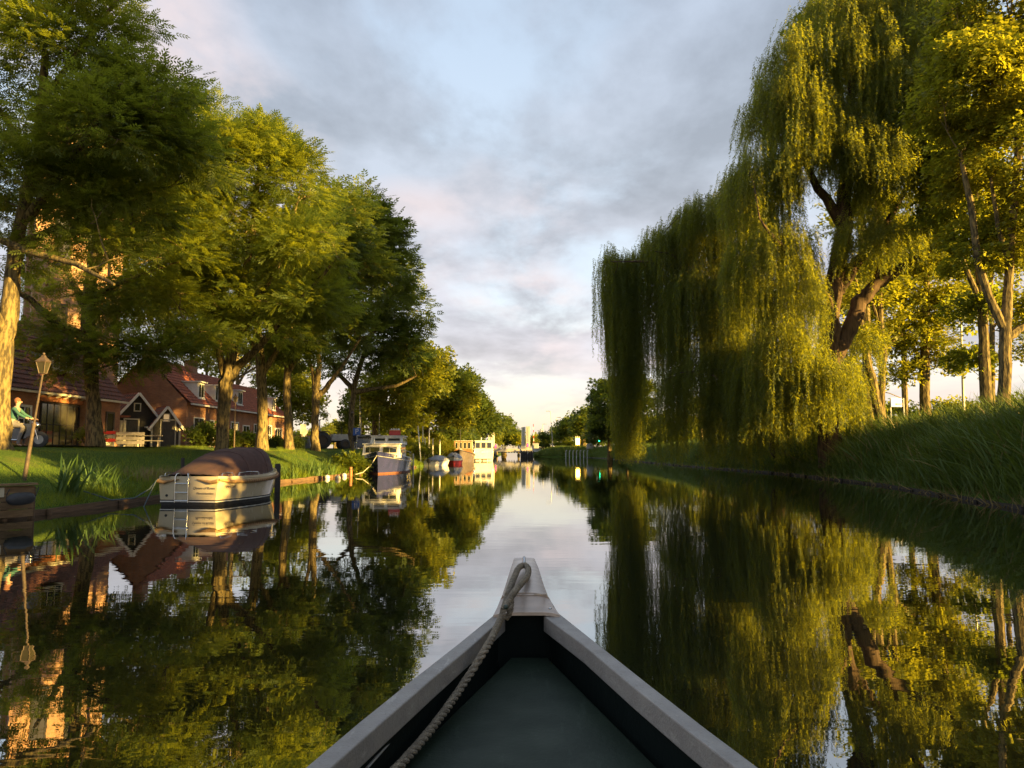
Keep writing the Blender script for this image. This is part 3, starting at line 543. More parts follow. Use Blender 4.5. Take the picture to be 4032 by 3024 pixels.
pop('dark crowned poplar tree rising above the willow top', 58, [
    [(3420, 1660, 20, 0), (3400, 1000, 16, 0), (3360, 400, 10, 0), (3330, 100, 6, 0)], [(3370, 600, 8, 0), (3260, 300, 5, 0)], [(3370, 500, 8, 0), (3480, 250, 5, 0)]],
    [lobe(3280, 120, 58, 150, 140, 3.6, 70), lobe(3400, 0, 58, 200, 150, 3.6, 70), lobe(3180, 170, 58, 60, 70, 2, 16), lobe(3560, 100, 58, 160, 220, 3.6, 60), lobe(3420, 330, 59, 200, 160, 3.6, 60)], 'leaf_dark', 'big', 26, 1.0, 0.8)
# unseen trees right of the frame, added and shaped to cast shade
def shade_tree(x, y, h, r, mat, label, zc=0.66, n=44):
    z0 = gz(x, y); b = Vector((x, y, z0)); top = Vector((x + random.uniform(-1, 1), y, z0 + h))
    lobes = [((x + random.uniform(-r, r) * .5, y + random.uniform(-r, r) * .6, z0 + h * (zc + k * (0.075 if zc > .6 else .15))), (r * (1.0 - .1 * k), r * (1.0 - .1 * k), h * 0.11), n) for k in range(4)]
    ls = [([b, b.lerp(top, .4), top], [.36, .27, .06])] + [([b.lerp(top, .38), Vector(l[0])], [.16, .04]) for l in lobes]
    return tree('poplar_tree', label, ls, lobes, M[mat], M['bark'], G6, 'huge', 24, 1.2, 1.0, 20, 7)
for i, (x, y, h, r) in enumerate([(24, 9, 14.5, 4.2), (26, 19, 13.5, 4.0), (27, -12, 14, 4.6), (25, 1, 19.5, 4.8), (26, -8, 20, 4.6), (33, 33, 24.5, 4.6)]):
    shade_tree(x, y, h, r, 'leaf', zc=.38 if i in (0, 2) else .74, label='unseen poplar tree added for shade on the right bank, %s from the camera' % ['beside the alders', 'second', 'rearmost', 'tallest beside us', 'tall rear', 'tall one nearest the willow', 'tall far row', 'inner row'][i])
for x, y, h, lb in ((17.5, 3, 3.4, 'unseen low alder tree added for shade on the right bank beside the boat'), (18.5, -6, 6.2, 'unseen low alder tree added for shade just back along the right bank'), (19, 10, 5.8, 'unseen low alder tree added for shade beyond the right edge of the view'), (18, -14, 6, 'unseen low alder tree added for shade furthest back on the right bank')):  # low crowns out of view, put in to shade the boats
    shade_tree(x, y, h, 3.4, 'leaf_dark', lb, .42, 90 if y < 0 else 60)
pop('background poplar tree filling the gap below the willow bough', 66, [[(3560, 1680, 14, 0), (3560, 1400, 10, 0), (3540, 1000, 5, 0)], [(3560, 1400, 6, 0), (3500, 1250, 3, 0)]], [lobe(3500, 1150, 66, 110, 140, 4, 50), lobe(3380, 1250, 66, 90, 140, 4, 40), lobe(3330, 1520, 64, 90, 120, 3, 44), lobe(3580, 1010, 66, 130, 120, 4, 40)], 'leaf_lime', 'big', 26, 1.2, .95, 60)
pop('background poplar tree behind the two darkest trunks', 60, [[(3900, 1680, 14, 0), (3905, 1300, 10, 0), (3900, 900, 5, 0)], [(3903, 1300, 6, 0), (3990, 1180, 3, 0)]], [lobe(3900, 1120, 60, 130, 160, 4, 44), lobe(4040, 1350, 60, 90, 130, 3, 26), lobe(3840, 1440, 60, 50, 80, 2, 10), lobe(4020, 950, 60, 130, 160, 4, 34)], 'leaf_lime', 'big', 26, 1.2, .9, 60)
# ================================================================ willows
def willow_tm():
    T = []; Fc = []; n = 5
    for i in range(n):
        x = i * 0.11
        for s in (-1, 1):
            a = rng.uniform(0, 6.28); d = np.array([0.75, 0.66 * math.cos(a), 0.66 * math.sin(a)]); c = np.cross(d, rng.normal(size=3)); c = c / np.linalg.norm(c) * 0.017
            b = np.array([x, 0, 0]); L = 0.16; T += [b, b + d * L * .4 + c, b + d * L, b + d * L * .4 - c]; k = len(T); Fc.append([k - 4, k - 3, k - 2, k - 1])
    T += [[0, 0.004, 0], [.56, 0.004, 0], [.56, -0.004, 0], [0, -0.004, 0]]; k = len(T); Fc.append([k - 4, k - 3, k - 2, k - 1])
    return np.array(T), np.array(Fc)
WT = [willow_tm() for _ in range(4)]
def strands(O, L, sway, S=1.0):
    """hanging strands from origins O (n,3), length L, outward sway (n,3)"""
    out_v = [[] for _ in WT]; step = 0.54 * S
    for i in range(len(O)):
        n = max(2, int(L[i] / step)); k = np.arange(n)[:, None]; t_ = k / n; ph = rng.uniform(0, 6.28)
        p = O[i] + sway[i] * np.minimum(1, k * step / 1.6) * np.array([1, 1, 0.5]) * (1 - 0.25 * t_) + np.array([0, 0, -1.0]) * k * step * 0.97 + np.column_stack([np.sin(k[:, 0] * .5 + ph), np.cos(k[:, 0] * .4 + ph), 0 * k[:, 0]]) * 0.10
        tg = np.gradient(p, axis=0) if n > 1 else np.array([[0, 0, -1.0]]); v = i % len(WT); out_v[v].append((p, tg))
    Vs, Fs, b = [], [], 0
    for v, lst in enumerate(out_v):
        if not lst: continue
        p = np.vstack([a for a, _ in lst]); tg = np.vstack([c for _, c in lst]); V, Fx = stamp(WT[v][0] * S, WT[v][1], p, frames(tg), rng.uniform(0.85, 1.2, len(p)))
        Vs.append(V); Fs.append(Fx + b); b += len(V)
    return np.vstack(Vs), np.vstack(Fs)
def willow(label, limbs, lobes, zlow, S=1.0, thick=1.0):
    """lobes: (centre, radii, bundles, Lmin, Lmax)"""
    base = Vector(limbs[0][0][0]); root = thing('willow_tree', label, 'tree', base, group='weeping willows over the right bank'); O, L, SW = [], [], []; C = []
    for c, r, nb, l0, l1 in lobes:
        nb = int(nb * 1.2); d = rng.normal(size=(nb, 3)); d /= np.linalg.norm(d, axis=1, keepdims=True); d[:, 2] = np.abs(d[:, 2]) * 0.9 - 0.1
        cc = np.array(c) + d * np.array(r) * (rng.uniform(0.35, 1, (nb, 1)) ** .5)
        for j in range(nb):
            k = int(rng.integers(6, 17) * thick); off = rng.normal(size=(k, 3)) * (0.20, 0.20, 0.35); O.append(cc[j] + off); base_l = rng.uniform(l0, l1)
            L.append(base_l * rng.uniform(0.55, 1.1, k)); SW.append(np.tile(d[j] * (1, 1, 0) * rng.uniform(0.2, 0.8), (k, 1)) + rng.normal(size=(k, 3)) * (0.12, 0.12, 0))
        C.append(cc)
    O, L, SW, C = np.vstack(O), np.concatenate(L), np.vstack(SW), np.vstack(C)
    zl = np.array([zlow(o_[0], o_[1]) for o_ in O]) + rng.uniform(0, 0.8, len(O)) ** 2; L = np.minimum(L, O[:, 2] - zl); ok = L > 0.6
    V, Fx = strands(O[ok], L[ok], SW[ok], S); np_mesh('crown', V - np.array(base), Fx, M['willow'], root)
    mb = MB(); nodes = []
    for k, (pts, rad) in enumerate(limbs):
        P2, R2 = [], []
        for i in range(len(pts) - 1):
            for j in range(5):
                f = j / 5; P2.append(Vector(pts[i]).lerp(Vector(pts[i + 1]), f) + Vector([random.gauss(0, 1) for _ in range(3)]) * rad[i] * 0.10 * (0 if i + j == 0 else 1)); R2.append((rad[i] * (1 - f) + rad[i + 1] * f) * random.uniform(0.93, 1.08))
        P2.append(Vector(pts[-1])); R2.append(rad[-1]); mb.tube(P2, R2, 10); nodes += P2[3:]
    twigs(mb, nodes, C, base, 260, 0.07); mb.build('trunk', M['bark_willow'], root, smooth=True, world=True); return root
def wl(px, py, D, rpx, rpy, ry, nb, l0, l1): c, r, n = lobe(px, py, D, rpx, rpy, ry, nb); return (c, r, n, l0, l1)
zl1 = lambda x, y: 0.15 if x < xr(y) else gz(x, y) + 0.5
willow('huge weeping willow with thick dark trunk and sunlit inner curtain', limbs_px(41, [
    [(3262, 1640, 46, 0), (3260, 1440, 42, 0), (3268, 1250, 37, 0), (3300, 1050, 32, 0), (3325, 850, 30, 0), (3330, 600, 22, 0), (3360, 300, 14, 0), (3400, 60, 8, 0)],
    [(3270, 1430, 32, 0), (3335, 1320, 29, 0), (3385, 1190, 30, 0), (3440, 1130, 24, -.3), (3520, 1070, 19, -.5), (3640, 1000, 12, -1), (3760, 900, 6, -1.5), (3840, 780, 3, -1.5)], [(3440, 1130, 12, -.3), (3470, 1010, 8, -.3), (3530, 880, 3, 0)], [(3300, 1340, 12, 0), (3270, 1180, 9, -1), (3200, 1080, 4, -1)],
    [(3300, 1150, 26, 0), (3370, 1040, 22, 0), (3440, 960, 15, 0), (3560, 760, 9, 0), (3640, 520, 5, 0)],
    [(3275, 1250, 26, 0), (3190, 1080, 22, -1), (3110, 1000, 13, -2), (3040, 930, 7, -3), (2990, 860, 2.5, -3)],
    [(3325, 900, 24, 0), (3200, 700, 15, 0), (3090, 450, 9, 0), (3050, 300, 5, 0)], [(3330, 700, 18, 0), (3480, 450, 12, 0), (3600, 260, 6, 0)]]),
    [wl(3120, 420, 41, 190, 170, 3.2, 100, 1.6, 4), wl(3350, 250, 41, 260, 200, 3.6, 130, 1.8, 4.5), wl(3200, 480, 40, 200, 140, 2.8, 50, 1.6, 4), wl(3400, 520, 40, 220, 160, 2.8, 60, 1.4, 3.6), wl(3620, 330, 40, 240, 180, 3.2, 60, 1.8, 4.2), wl(3000, 700, 41, 150, 150, 3.0, 60, 2, 5), wl(3300, 620, 39, 300, 180, 2.6, 80, 1, 2.6),
     wl(3550, 700, 40, 200, 160, 3, 50, 1.5, 3.6), wl(3050, 980, 40, 170, 130, 3.0, 50, 2.5, 6.2), wl(3130, 1130, 39.5, 90, 120, 2.4, 28, 2, 5.2), wl(3260, 1480, 39, 150, 110, 2, 36, 1.2, 3.2), wl(3420, 60, 41, 260, 140, 3.4, 60, 1.5, 4), wl(3400, 1360, 43, 90, 80, 1.8, 16, 1, 2.8), wl(3150, 1500, 40, 170, 120, 2.2, 60, 1.2, 3.6), wl(3060, 1600, 41, 120, 80, 1.8, 34, 1.2, 3), wl(3300, 1620, 41, 110, 60, 1.5, 26, 1, 2), wl(3300, 60, 42, 220, 130, 3.2, 60, 1.6, 4), wl(3620, 60, 41, 220, 160, 3.2, 50, 1.6, 4), wl(3760, 330, 40, 160, 200, 3, 36, 1.5, 3.5), wl(3500, 950, 39, 200, 70, 2.2, 26, 1, 2.6), wl(3560, 180, 40, 200, 160, 3, 44, 1.6, 4), wl(3680, 520, 38.5, 170, 150, 2.6, 60, 1.4, 3.4), wl(3480, 640, 38, 170, 130, 2.2, 50, 1.2, 3.2), wl(3740, 780, 38, 110, 110, 2, 26, 1.2, 3), wl(3400, 900, 38.5, 90, 70, 1.6, 14, 1.2, 2.6), wl(3560, 330, 38.5, 170, 130, 2.4, 40, 1.4, 3.6), wl(3100, 230, 41, 110, 110, 2.6, 26, 1.6, 4), wl(3780, 100, 40, 160, 160, 2.6, 30, 1.5, 3.5), wl(3080, 1350, 40, 120, 130, 2.2, 44, 2, 4.5)],
    zl1, 1.12, 1.0)
zl2 = lambda x, y: 0.06 if x < xr(y) else gz(x, y) + 0.4
willow('lower weeping willow reaching far left with tips touching the water', limbs_px(50, [
    [(3080, 1760, 30, 0), (3020, 1600, 26, 0), (2930, 1400, 26, 0), (2850, 1200, 20, -.5), (2720, 1060, 14, -1), (2560, 1030, 6, 0), (2430, 1030, 2, 0)],
    [(2930, 1400, 20, 0), (2940, 1150, 14, 0), (2900, 880, 3, 0)], [(2850, 1200, 14, 0), (2780, 950, 8, 1), (2750, 850, 2, 1)], [(2720, 1060, 9, 0), (2640, 1000, 4, -1), (2580, 990, 1.5, -2)]]),
    [wl(2400, 1030, 52, 40, 60, 1.4, 24, 5, 11), wl(2470, 1050, 52, 30, 50, 1.2, 22, 14, 21), wl(2530, 1020, 52, 50, 60, 2.0, 20, 6, 14), wl(2610, 960, 51, 80, 90, 2.4, 34, 3, 7), wl(2760, 870, 50, 110, 110, 3, 60, 3, 8), wl(2900, 820, 50, 120, 160, 3, 60, 3, 8),
     wl(2740, 1130, 49, 110, 110, 2.6, 44, 4, 10), wl(2890, 1150, 48, 120, 140, 2.6, 60, 4, 10), wl(2960, 1420, 45, 110, 90, 2, 32, 3, 7), wl(2640, 1200, 50, 50, 80, 1.8, 12, 4, 9), wl(2780, 1420, 47, 90, 80, 2, 26, 3, 6), wl(2420, 1120, 52, 40, 50, 1.5, 10, 6, 11), wl(2960, 1480, 44, 70, 60, 1.4, 16, 3, 7), wl(2680, 1500, 48, 90, 70, 1.6, 18, 4, 8), wl(2860, 1560, 46, 90, 50, 1.6, 20, 3, 6)],
    zl2, 1.15, 1.0)

# ================================================================ grass, reeds, plants
def blade_tm(seg, bend, wd):
    T = []; Fc = []
    for i in range(seg + 1):
        f = i / seg; w_ = wd * (1 - f ** 1.5) * .5 + 0.002 * (1 - f); x = bend * f * f; z = f * (1 - 0.25 * bend * f)
        T += [[x, -w_, z], [x, w_, z]]
        if i: k = len(T); Fc.append([k - 4, k - 3, k - 1, k - 2])
    return np.array(T, float), np.array(Fc)
def blades(pos, h, tm, lean=0.2, w_=1.0):
    N = len(pos); th = rng.uniform(0, 6.28, N); up = np.column_stack([rng.normal(size=N) * lean, rng.normal(size=N) * lean, np.ones(N)])
    up /= np.linalg.norm(up, axis=1, keepdims=True); x = np.column_stack([np.cos(th), np.sin(th), np.zeros(N)]); x -= up * np.sum(x * up, axis=1, keepdims=True); x /= np.linalg.norm(x, axis=1, keepdims=True)
    y = np.cross(up, x); Rm = np.stack([x, y, up], axis=2); sc = np.column_stack([h, np.full(N, w_) * np.sqrt(h), h]) if np.ndim(h) else np.full(N, h)
    return stamp(tm[0], tm[1], pos, Rm, sc)
B2, B3, B4 = blade_tm(1, 0.25, 0.03), blade_tm(3, 0.45, 0.045), blade_tm(4, 0.6, 0.042)
# lawn blades
N = 130000; yy = 14 + (75 - 14) * rng.uniform(size=N) ** 1.5; oo = 8.5 * rng.uniform(size=N) ** 1.1
xx = np.array([xl(a) for a in yy]) - oo - 0.05; zz_ = np.array([gz(a, b) for a, b in zip(xx, yy)])
tall = 0.07 + 0.06 * rng.uniform(size=N) + 0.22 * (oo < 0.7) * rng.uniform(size=N) + 0.16 * (np.sin(xx * 1.1 + yy * .35) > 0.55) * rng.uniform(size=N)
V, Fx = blades(np.column_stack([xx, yy, zz_ - 0.02]), tall, B2, 0.35, 0.9); tag(np_mesh('grass', V, Fx, M['grass']), 'short mown grass with longer tufts on the left lawn', 'grass', kind='stuff')
# reeds on the right bank
N = 125000; yy = 8 + (165 - 8) * rng.uniform(size=N) ** 1.9; oo = 5.0 * rng.uniform(size=N) ** 0.9
xx = np.array([xr(a) for a in yy]) + oo + 0.02; zz_ = np.array([gz(a, b) for a, b in zip(xx, yy)]); hh = (0.8 + 1.2 * rng.uniform(size=N)) * np.where(oo < .5, .7, 1.0) * np.interp(yy, [0, 25, 60, 90], [1.25, 1.05, .85, .5]) * (1 + .18 * np.sin(yy * .55 + oo))
V, Fx = blades(np.column_stack([xx, yy, zz_ - 0.05]), hh, B4, 0.30, 1.0); tag(np_mesh('reeds', V, Fx, M['reed']), 'dense dark tall grass and reeds covering the right bank', 'reeds', kind='stuff')
N = 2600; yy = 8 + 100 * rng.uniform(size=N) ** 2; oo = rng.uniform(-0.15, 0.5, N); xx = np.array([xr(a) for a in yy]) + oo
V, Fx = blades(np.column_stack([xx, yy, np.full(N, -0.02)]), 0.25 + 0.5 * rng.uniform(size=N), B3, 0.7, 0.6); tag(np_mesh('dry_reeds', V, Fx, M['straw']), 'dry straw coloured stalks at the right waterline', 'dry reeds', kind='stuff')
N = 1500; yy = 9 + 60 * rng.uniform(size=N) ** 1.6; oo = rng.uniform(0.3, 4.5, N); xx = np.array([xr(a) for a in yy]) + oo; zz_ = np.array([gz(a, b) for a, b in zip(xx, yy)])
V, Fx = blades(np.column_stack([xx, yy, zz_]), 1.2 + 0.9 * rng.uniform(size=N), B4, 0.4, 0.6); tag(np_mesh('seed_stalks', V, Fx, M['straw']), 'pale seeding stalks scattered through the right bank reeds', 'reeds', kind='stuff')
# far bank growth between bridge and right bank
N = 12000; xx = rng.uniform(5.0, 24, N); yy = np.interp(xx, [5.2, 6.5, 10.5, 14.2, 16, 24], [167, 162, 156, 150, 142, 135]) + rng.uniform(0, 7, N) ; hh = rng.uniform(0.3, .9, N)
zz_ = np.array([gz(a, b) for a, b in zip(xx, yy)])
V, Fx = blades(np.column_stack([xx, yy, zz_]), hh, blade_tm(3, .4, .14), 0.3, 1.0); tag(np_mesh('far_reeds', V, Fx, M['reed']), 'reeds on the bank between the bridge and the mooring poles', 'reeds', kind='stuff')
# weeds on left bank lip
N = 9000; yy = 24 + 60 * rng.uniform(size=N) ** 1.2; oo = rng.uniform(0, 1.3, N) ** 1.4; xx = np.array([xl(a) for a in yy]) - oo; zz_ = np.array([gz(a, b) for a, b in zip(xx, yy)])
V, Fx = blades(np.column_stack([xx, yy, zz_ - .03]), rng.uniform(.2, .6, N), B3, 0.35, 1.0); tag(np_mesh('bank_weeds', V, Fx, M['grass']), 'long weeds hanging over the left bank edging', 'weeds', kind='stuff')
def plant(name, label, loc, n, h, rad, mat, tm=B3, lean=0.25, w_=1.0, group=None, flowers=0):
    root = thing(name, label, 'plant', loc, group=group); a = rng.uniform(0, 6.28, n); r = rad * rng.uniform(size=n) ** .6
    pos = np.column_stack([np.cos(a) * r, np.sin(a) * r, np.zeros(n) - .03]); V, Fx = blades(pos, h * rng.uniform(.55, 1.05, n), tm, lean, w_); np_mesh('leaves', V, Fx, mat, root)
    if flowers:
        for k in range(flowers):
            fb = MB(); c = Vector((random.uniform(-rad, rad), random.uniform(-rad, rad), h * random.uniform(.75, 1)))
            for q in range(3): fb.ball(c + Vector((math.cos(q * 2.1) * .03, math.sin(q * 2.1) * .03, 0)), (.035, .035, .025), 6, 4)
            fb.build('flower', M['yellow'], root)
    return root
GI = 'iris clumps on the left bank'
p_ = Vector((P(268, 1772, 19.6).x, 19.6, 0)); p_.z = gz(p_.x, p_.y)
plant('iris_plant', 'broad dark bladed iris clump nearest the timber landing', p_, 34, 1.25, 0.28, M['iris'], blade_tm(5, .42, .10), .2, 1.0, GI)
p_ = Vector((P(405, 1772, 21.3).x, 21.3, 0)); p_.z = gz(p_.x, p_.y)
plant('iris_plant', 'loose thin bladed iris clump halfway up the lawn', p_, 70, 1.1, 0.42, M['iris'], blade_tm(5, .55, .045), .3, 1.0, GI)
for i, (px, D, h, lb) in enumerate([(1085, 30, 1.35, 'iris clump directly behind the sloop bow'), (1130, 31.5, 1.3, 'iris clump with yellow flowers beside the black mooring post'), (1170, 33, 1.1, 'iris clump on the bank between mooring post and buoys'), (1215, 36, .8, 'small iris clump above the bank timber'), (1330, 39, 1.0, 'sunlit iris clump above the white buoys'), (1368, 41, .95, 'sunlit iris clump beside the orange mooring stake'), (1110, 27.5, .9, 'low iris clump at the water beneath the mooring post')]):
    x = min(P(px, 1772, D).x, xl(D) - 0.35); plant('iris_plant', lb, (x, D, gz(x, D)), 150, h, 0.75, M['iris'], blade_tm(4, .4, .05), .25, 1.0, GI, 5 if i in (0, 1, 2) else 0)
p_ = Vector((-13.4, 26, gz(-13.4, 26))); plant('wild_grass', 'patch of seeding golden long grass behind the sloop stern', (P(600, 1772, 25.5).x, 25.5, gz(P(600, 1772, 25.5).x, 25.5)), 420, .6, 1.3, M['straw'], B3, .2, .5)
def bush(label, px, D, w_, h, mat, n=30, name='bush', cat='bush', group='bushes on the left bank', tmpl='big', sc=.6, zoff=0):
    b = onground(px, D); root = thing(name, label, cat, b, group=group)
    C = crown('foliage', [((b.x, b.y, b.z + h * .45 + zoff), (w_ / 2, w_ / 2, h * .5), n)], root, mat, TM[tmpl], 22, .35 + .08 * w_, sc, .8, 0.0)
    st = MB()
    for k in range(5): st.tube([b, b + Vector((random.uniform(-.3, .3) * w_, random.uniform(-.3, .3) * w_, h * .7))], [.04, .015], 5)
    st.build('stems', M['bark'], root, world=True); return root
for i, (px, D, w_, h, lb) in enumerate([(1648, 73, 2.6, 1.7, 'sunlit bush directly right of the blue cruiser'), (1672, 84, 3.4, 2.1, 'sunlit bush above the white dinghy'), (1712, 92, 4.2, 2.8, 'higher golden bush around the white bank poles'), (1752, 97, 4, 2.4, 'golden bush above the tarpaulin covered boat'), (1620, 78, 3.0, 1.6, 'bush before the parked car and container'), (1385, 46, 1.6, .9, 'dark bush behind the stern rope of the blue cruiser'), (1790, 108, 4.5, 2.0, 'bush behind the wheelhouse of the brown barge')]):
    bush(lb, px, D, w_, h, M['leaf_lime'] if i != 5 else M['leaf'], 44)
for i, (px, D, w_, h, lb) in enumerate([(2240, 176, 6, 1.6, 'low bush left of the yellow warning board'), (2330, 168, 9, 2.4, 'low bush between grey board and green signal light'), (2420, 150, 9, 2.6, 'bush right of the green signal light'), (2520, 140, 9, 2.8, 'bush behind the left willow tips'), (2640, 130, 9, 3.2, 'bush behind the hanging willow middle'), (2780, 122, 10, 3.6, 'bush on the right bank far behind the willow')]):
    bush(lb, px, D, w_, h, M['leaf_lime' if i % 2 else 'leaf'], 60, group='bushes along the far right bank', tmpl='huge', sc=.55)
bush('dark dense shrub before the first row house window', 818, 49, 2.0, 1.5, M['leaf_dark'], 40, group='shrubs before the row houses')
bush('low rose shrub beside the row house door', 905, 54, 1.2, 1.2, M['leaf'], 20, group='shrubs before the row houses')
bush('small shrub below the street lantern', 968, 56, 1.3, 1.0, M['leaf'], 20, group='shrubs before the row houses')
bush('leafy shrub growing against the slim ash trunk', 340, 33.5, .9, .8, M['leaf'], 16, tmpl='blob', group='shrubs before the row houses')
def hedge(label, a, b, h, th=.7):
    a, b = Vector(a), Vector(b); n = int((b - a).length / .45) + 1; root = thing('hedge', label, 'hedge', a, group='clipped hedges by the street')
    crown('foliage', [(tuple(a.lerp(b, (i + .5) / n) + Vector((0, 0, h * .5))), (.32, th * .5, h * .45), 7) for i in range(n)], root, M['leaf'], TM['blob'], 20, .25, .55, .9, 0)
    MB().bar(a + Vector((0, 0, h * .4)), b + Vector((0, 0, h * .4)), th * .6, h * .7).build('stems', M['leaf_dark'], root, world=True)
hedge('clipped green hedge in front of the row house doors', onground(950, 60), onground(1110, 60), 1.0)
hedge('low clipped hedge beside the grey bin', onground(1115, 55), onground(1200, 55), .85)

N = 150; yy = 4 + 26 * rng.uniform(size=N) ** 1.3; sd_ = rng.uniform(size=N) < .4; xx = np.where(sd_, rng.uniform(-9, -2.5, N), rng.uniform(2.5, 11, N))
a_ = rng.uniform(0, 6.28, N); Rm = np.stack([np.column_stack([np.cos(a_), np.sin(a_), 0 * a_]), np.column_stack([-np.sin(a_), np.cos(a_), 0 * a_]), np.column_stack([0 * a_, 0 * a_, 1 + 0 * a_])], axis=2)
V, Fx = stamp(np.array([[0, 0, 0], [.022, .011, .003], [.05, 0, .001], [.022, -.011, .003]]), np.array([[0, 1, 2, 3]]), np.column_stack([xx, yy, np.full(N, .004)]), Rm, rng.uniform(.5, 1.2, N)); tag(np_mesh('floating_leaves', V, Fx, M['straw']), 'few small fallen leaves floating on the canal', 'leaves', kind='stuff')
# ================================================================ BUILDINGS
def window(parent, c, n, w_, h, fr=0.06, nx=1, ny=1, mf=None, mg=None, name='window', door=False, depth=0.08, label=None):
    """window or door with frame, muntins and pane; c centre on the wall face, n outward normal (horizontal)"""
    c = Vector(c); n = Vector(n).normalized(); r = Vector((0, 0, 1)).cross(n).normalized(); u_ = Vector((0, 0, 1)); mf = mf or M['white']; mg = mg or M['glass']
    Rm = Matrix((r, n, u_)).transposed(); f = MB()
    def b(cx, cz, sx, sz, d, o): f.box(c + r * cx + u_ * cz + n * o, (sx, d, sz), M=Rm)
    for s in (-1, 1): b(s * (w_ / 2 - fr / 2), 0, fr, h, depth, depth * .25); b(0, s * (h / 2 - fr / 2), w_ - 2 * fr, fr, depth, depth * .25)
    for i in range(1, nx): b(-w_ / 2 + w_ * i / nx, 0, fr * .55, h - 2 * fr, depth * .6, depth * .2)
    for i in range(1, ny): b(0, -h / 2 + h * i / ny, w_ - 2 * fr, fr * .5, depth * .5, depth * .22)
    if not door: b(0, -h / 2 - .035, w_ + .1, .07, .16, .06)
    wo = f.build(name, mf, parent, world=True)
    if label: wo['label'] = label
    g = MB(); g.box(c + n * 0.012, (w_ - fr, 0.02, h - fr), M=Rm); go = g.build('pane', mg, None); go.data.transform(Matrix.Translation(-parent.location) if parent.rotation_euler.z == 0 else (Matrix.Translation(parent.location) @ parent.rotation_euler.to_matrix().to_4x4()).inverted()); go.parent = wo
    if door:
        k = MB(); k.box(c + r * (w_ / 2 - .12) + n * (depth * .8) + u_ * -.05, (.03, .05, .12), M=Rm); ko = k.build('handle', M['metal_gray'], None); ko.data.transform((Matrix.Translation(parent.location) @ parent.rotation_euler.to_matrix().to_4x4()).inverted()); ko.parent = wo
    return wo
def tiles(a, b, c, d, rows, cols, amp=0.035, th=0.05):
    """pantile sheet: a-b eave, d-c ridge"""
    a, b, c, d = map(Vector, (a, b, c, d)); n = (b - a).cross(d - a).normalized(); mb = MB(); secs = []; sub = 4
    for i in range(rows):
        for e in (0, 1):
            f = (i + e) / rows; l0 = a.lerp(d, f); r0 = b.lerp(c, f); row = []
            for j in range(cols * sub + 1):
                g = j / (cols * sub); row.append(l0.lerp(r0, g) + n * (amp * math.sin(g * cols * 2 * math.pi) + (th * (1 - e)) + 0.02))
            secs.append(row)
    return mb.loft(secs)
GH = 1.66
def slab(mb, q, th=0.12):            # thick quad, q in order, thickness downwards along normal
    q = [Vector(x) for x in q]; n = (q[1] - q[0]).cross(q[3] - q[0]).normalized(); lo = [x - n * th for x in q]
    return mb.add(q + lo, [(0, 1, 2, 3), (7, 6, 5, 4), (0, 4, 5, 1), (1, 5, 6, 2), (2, 6, 7, 3), (3, 7, 4, 0)])
# ---- near brick house
hx, y0, y1 = -24.0, 27.0, 46.5
hA = thing('brick_house', 'old brick house with tiled roof, grey dormer and large glazed front', 'house', (hx, y0, GH))
wmb = MB(); wmb.box((hx - 3.5, (y0 + y1) / 2, GH + 1.42), (7, y1 - y0, 2.84)); zr, ze = 8.7, 4.5
wmb.add([(hx, y1, ze), (hx - 7, y1, ze), (hx - 3.5, y1, zr - .1), (hx, y0, ze), (hx - 7, y0, ze), (hx - 3.5, y0, zr - .1)], [(0, 1, 2), (5, 4, 3), (0, 2, 5, 3), (1, 4, 5, 2)])
wmb.build('wall', M['brick'], hA, world=True)
tiles((hx + .35, y0 - .2, ze - .05), (hx + .35, y1 + .2, ze - .05), (hx - 3.5, y1 + .2, zr), (hx - 3.5, y0 - .2, zr), 16, 80).build('roof', M['tile_old'], hA, smooth=False, world=True)
MB().box((hx + .4, (y0 + y1) / 2, ze - .12), (.12, y1 - y0 + .4, .12)).build('gutter', M['cream'], hA, world=True)
bm_ = MB(); bm_.box((hx + .07, 40.6, 4.13), (.14, 4.2, .26)); bm_.build('beam', M['orangewood'], hA, world=True)
br = MB()
for k in range(8): br.bar((hx + .02, 38.2 + k * .75, ze - .32), (hx + .38, 38.2 + k * .75, ze - .18), .07, .07)
br.build('bracket', M['cream'], hA, world=True)['kind'] = 'stuff'
window(hA, (hx + .01, 37.3, 3.05), (1, 0, 0), 1.1, 1.35, .12, 2, 2)
window(hA, (hx + .01, 40.3, 2.82), (1, 0, 0), 3.5, 2.3, .09, 6, 2, M['darkwood'], M['glass_warm'], label='large dark framed glazed shop front')
MB().box((hx + .18, 42.5, 2.95), (.42, .62, 2.56)).build('pillar', M['brick_church'], hA, world=True)
window(hA, (hx + .01, 45.3, 2.72), (1, 0, 0), .95, 2.1, .1, 1, 1, M['shedwood'], M['glass_warm'], 'door', True)
dm = MB(); dm.box((hx - 1.75, 41.1, 6.3), (2.5, 2.0, 1.1)); dmo = dm.build('dormer', M['tarp'], hA, world=True)
window(hA, (hx - .49, 41.1, 6.3), (1, 0, 0), 1.9, 1.0, .09, 3, 1, M['cream'])
MB().box((hx - 1.7, 41.1, 6.9), (3.0, 2.4, .1)).build('dormer_roof', M['concrete'], hA, world=True)
MB().box((hx - 3.5, 44, 9.0), (.7, .7, 1.3)).build('chimney', M['brick'], hA, world=True)
dp = MB(); dp.tube([(hx + .1, 43.2, ze - .1), (hx + .1, 43.2, GH)], .045, 8); dp.build('drainpipe', M['cream'], hA, world=True)
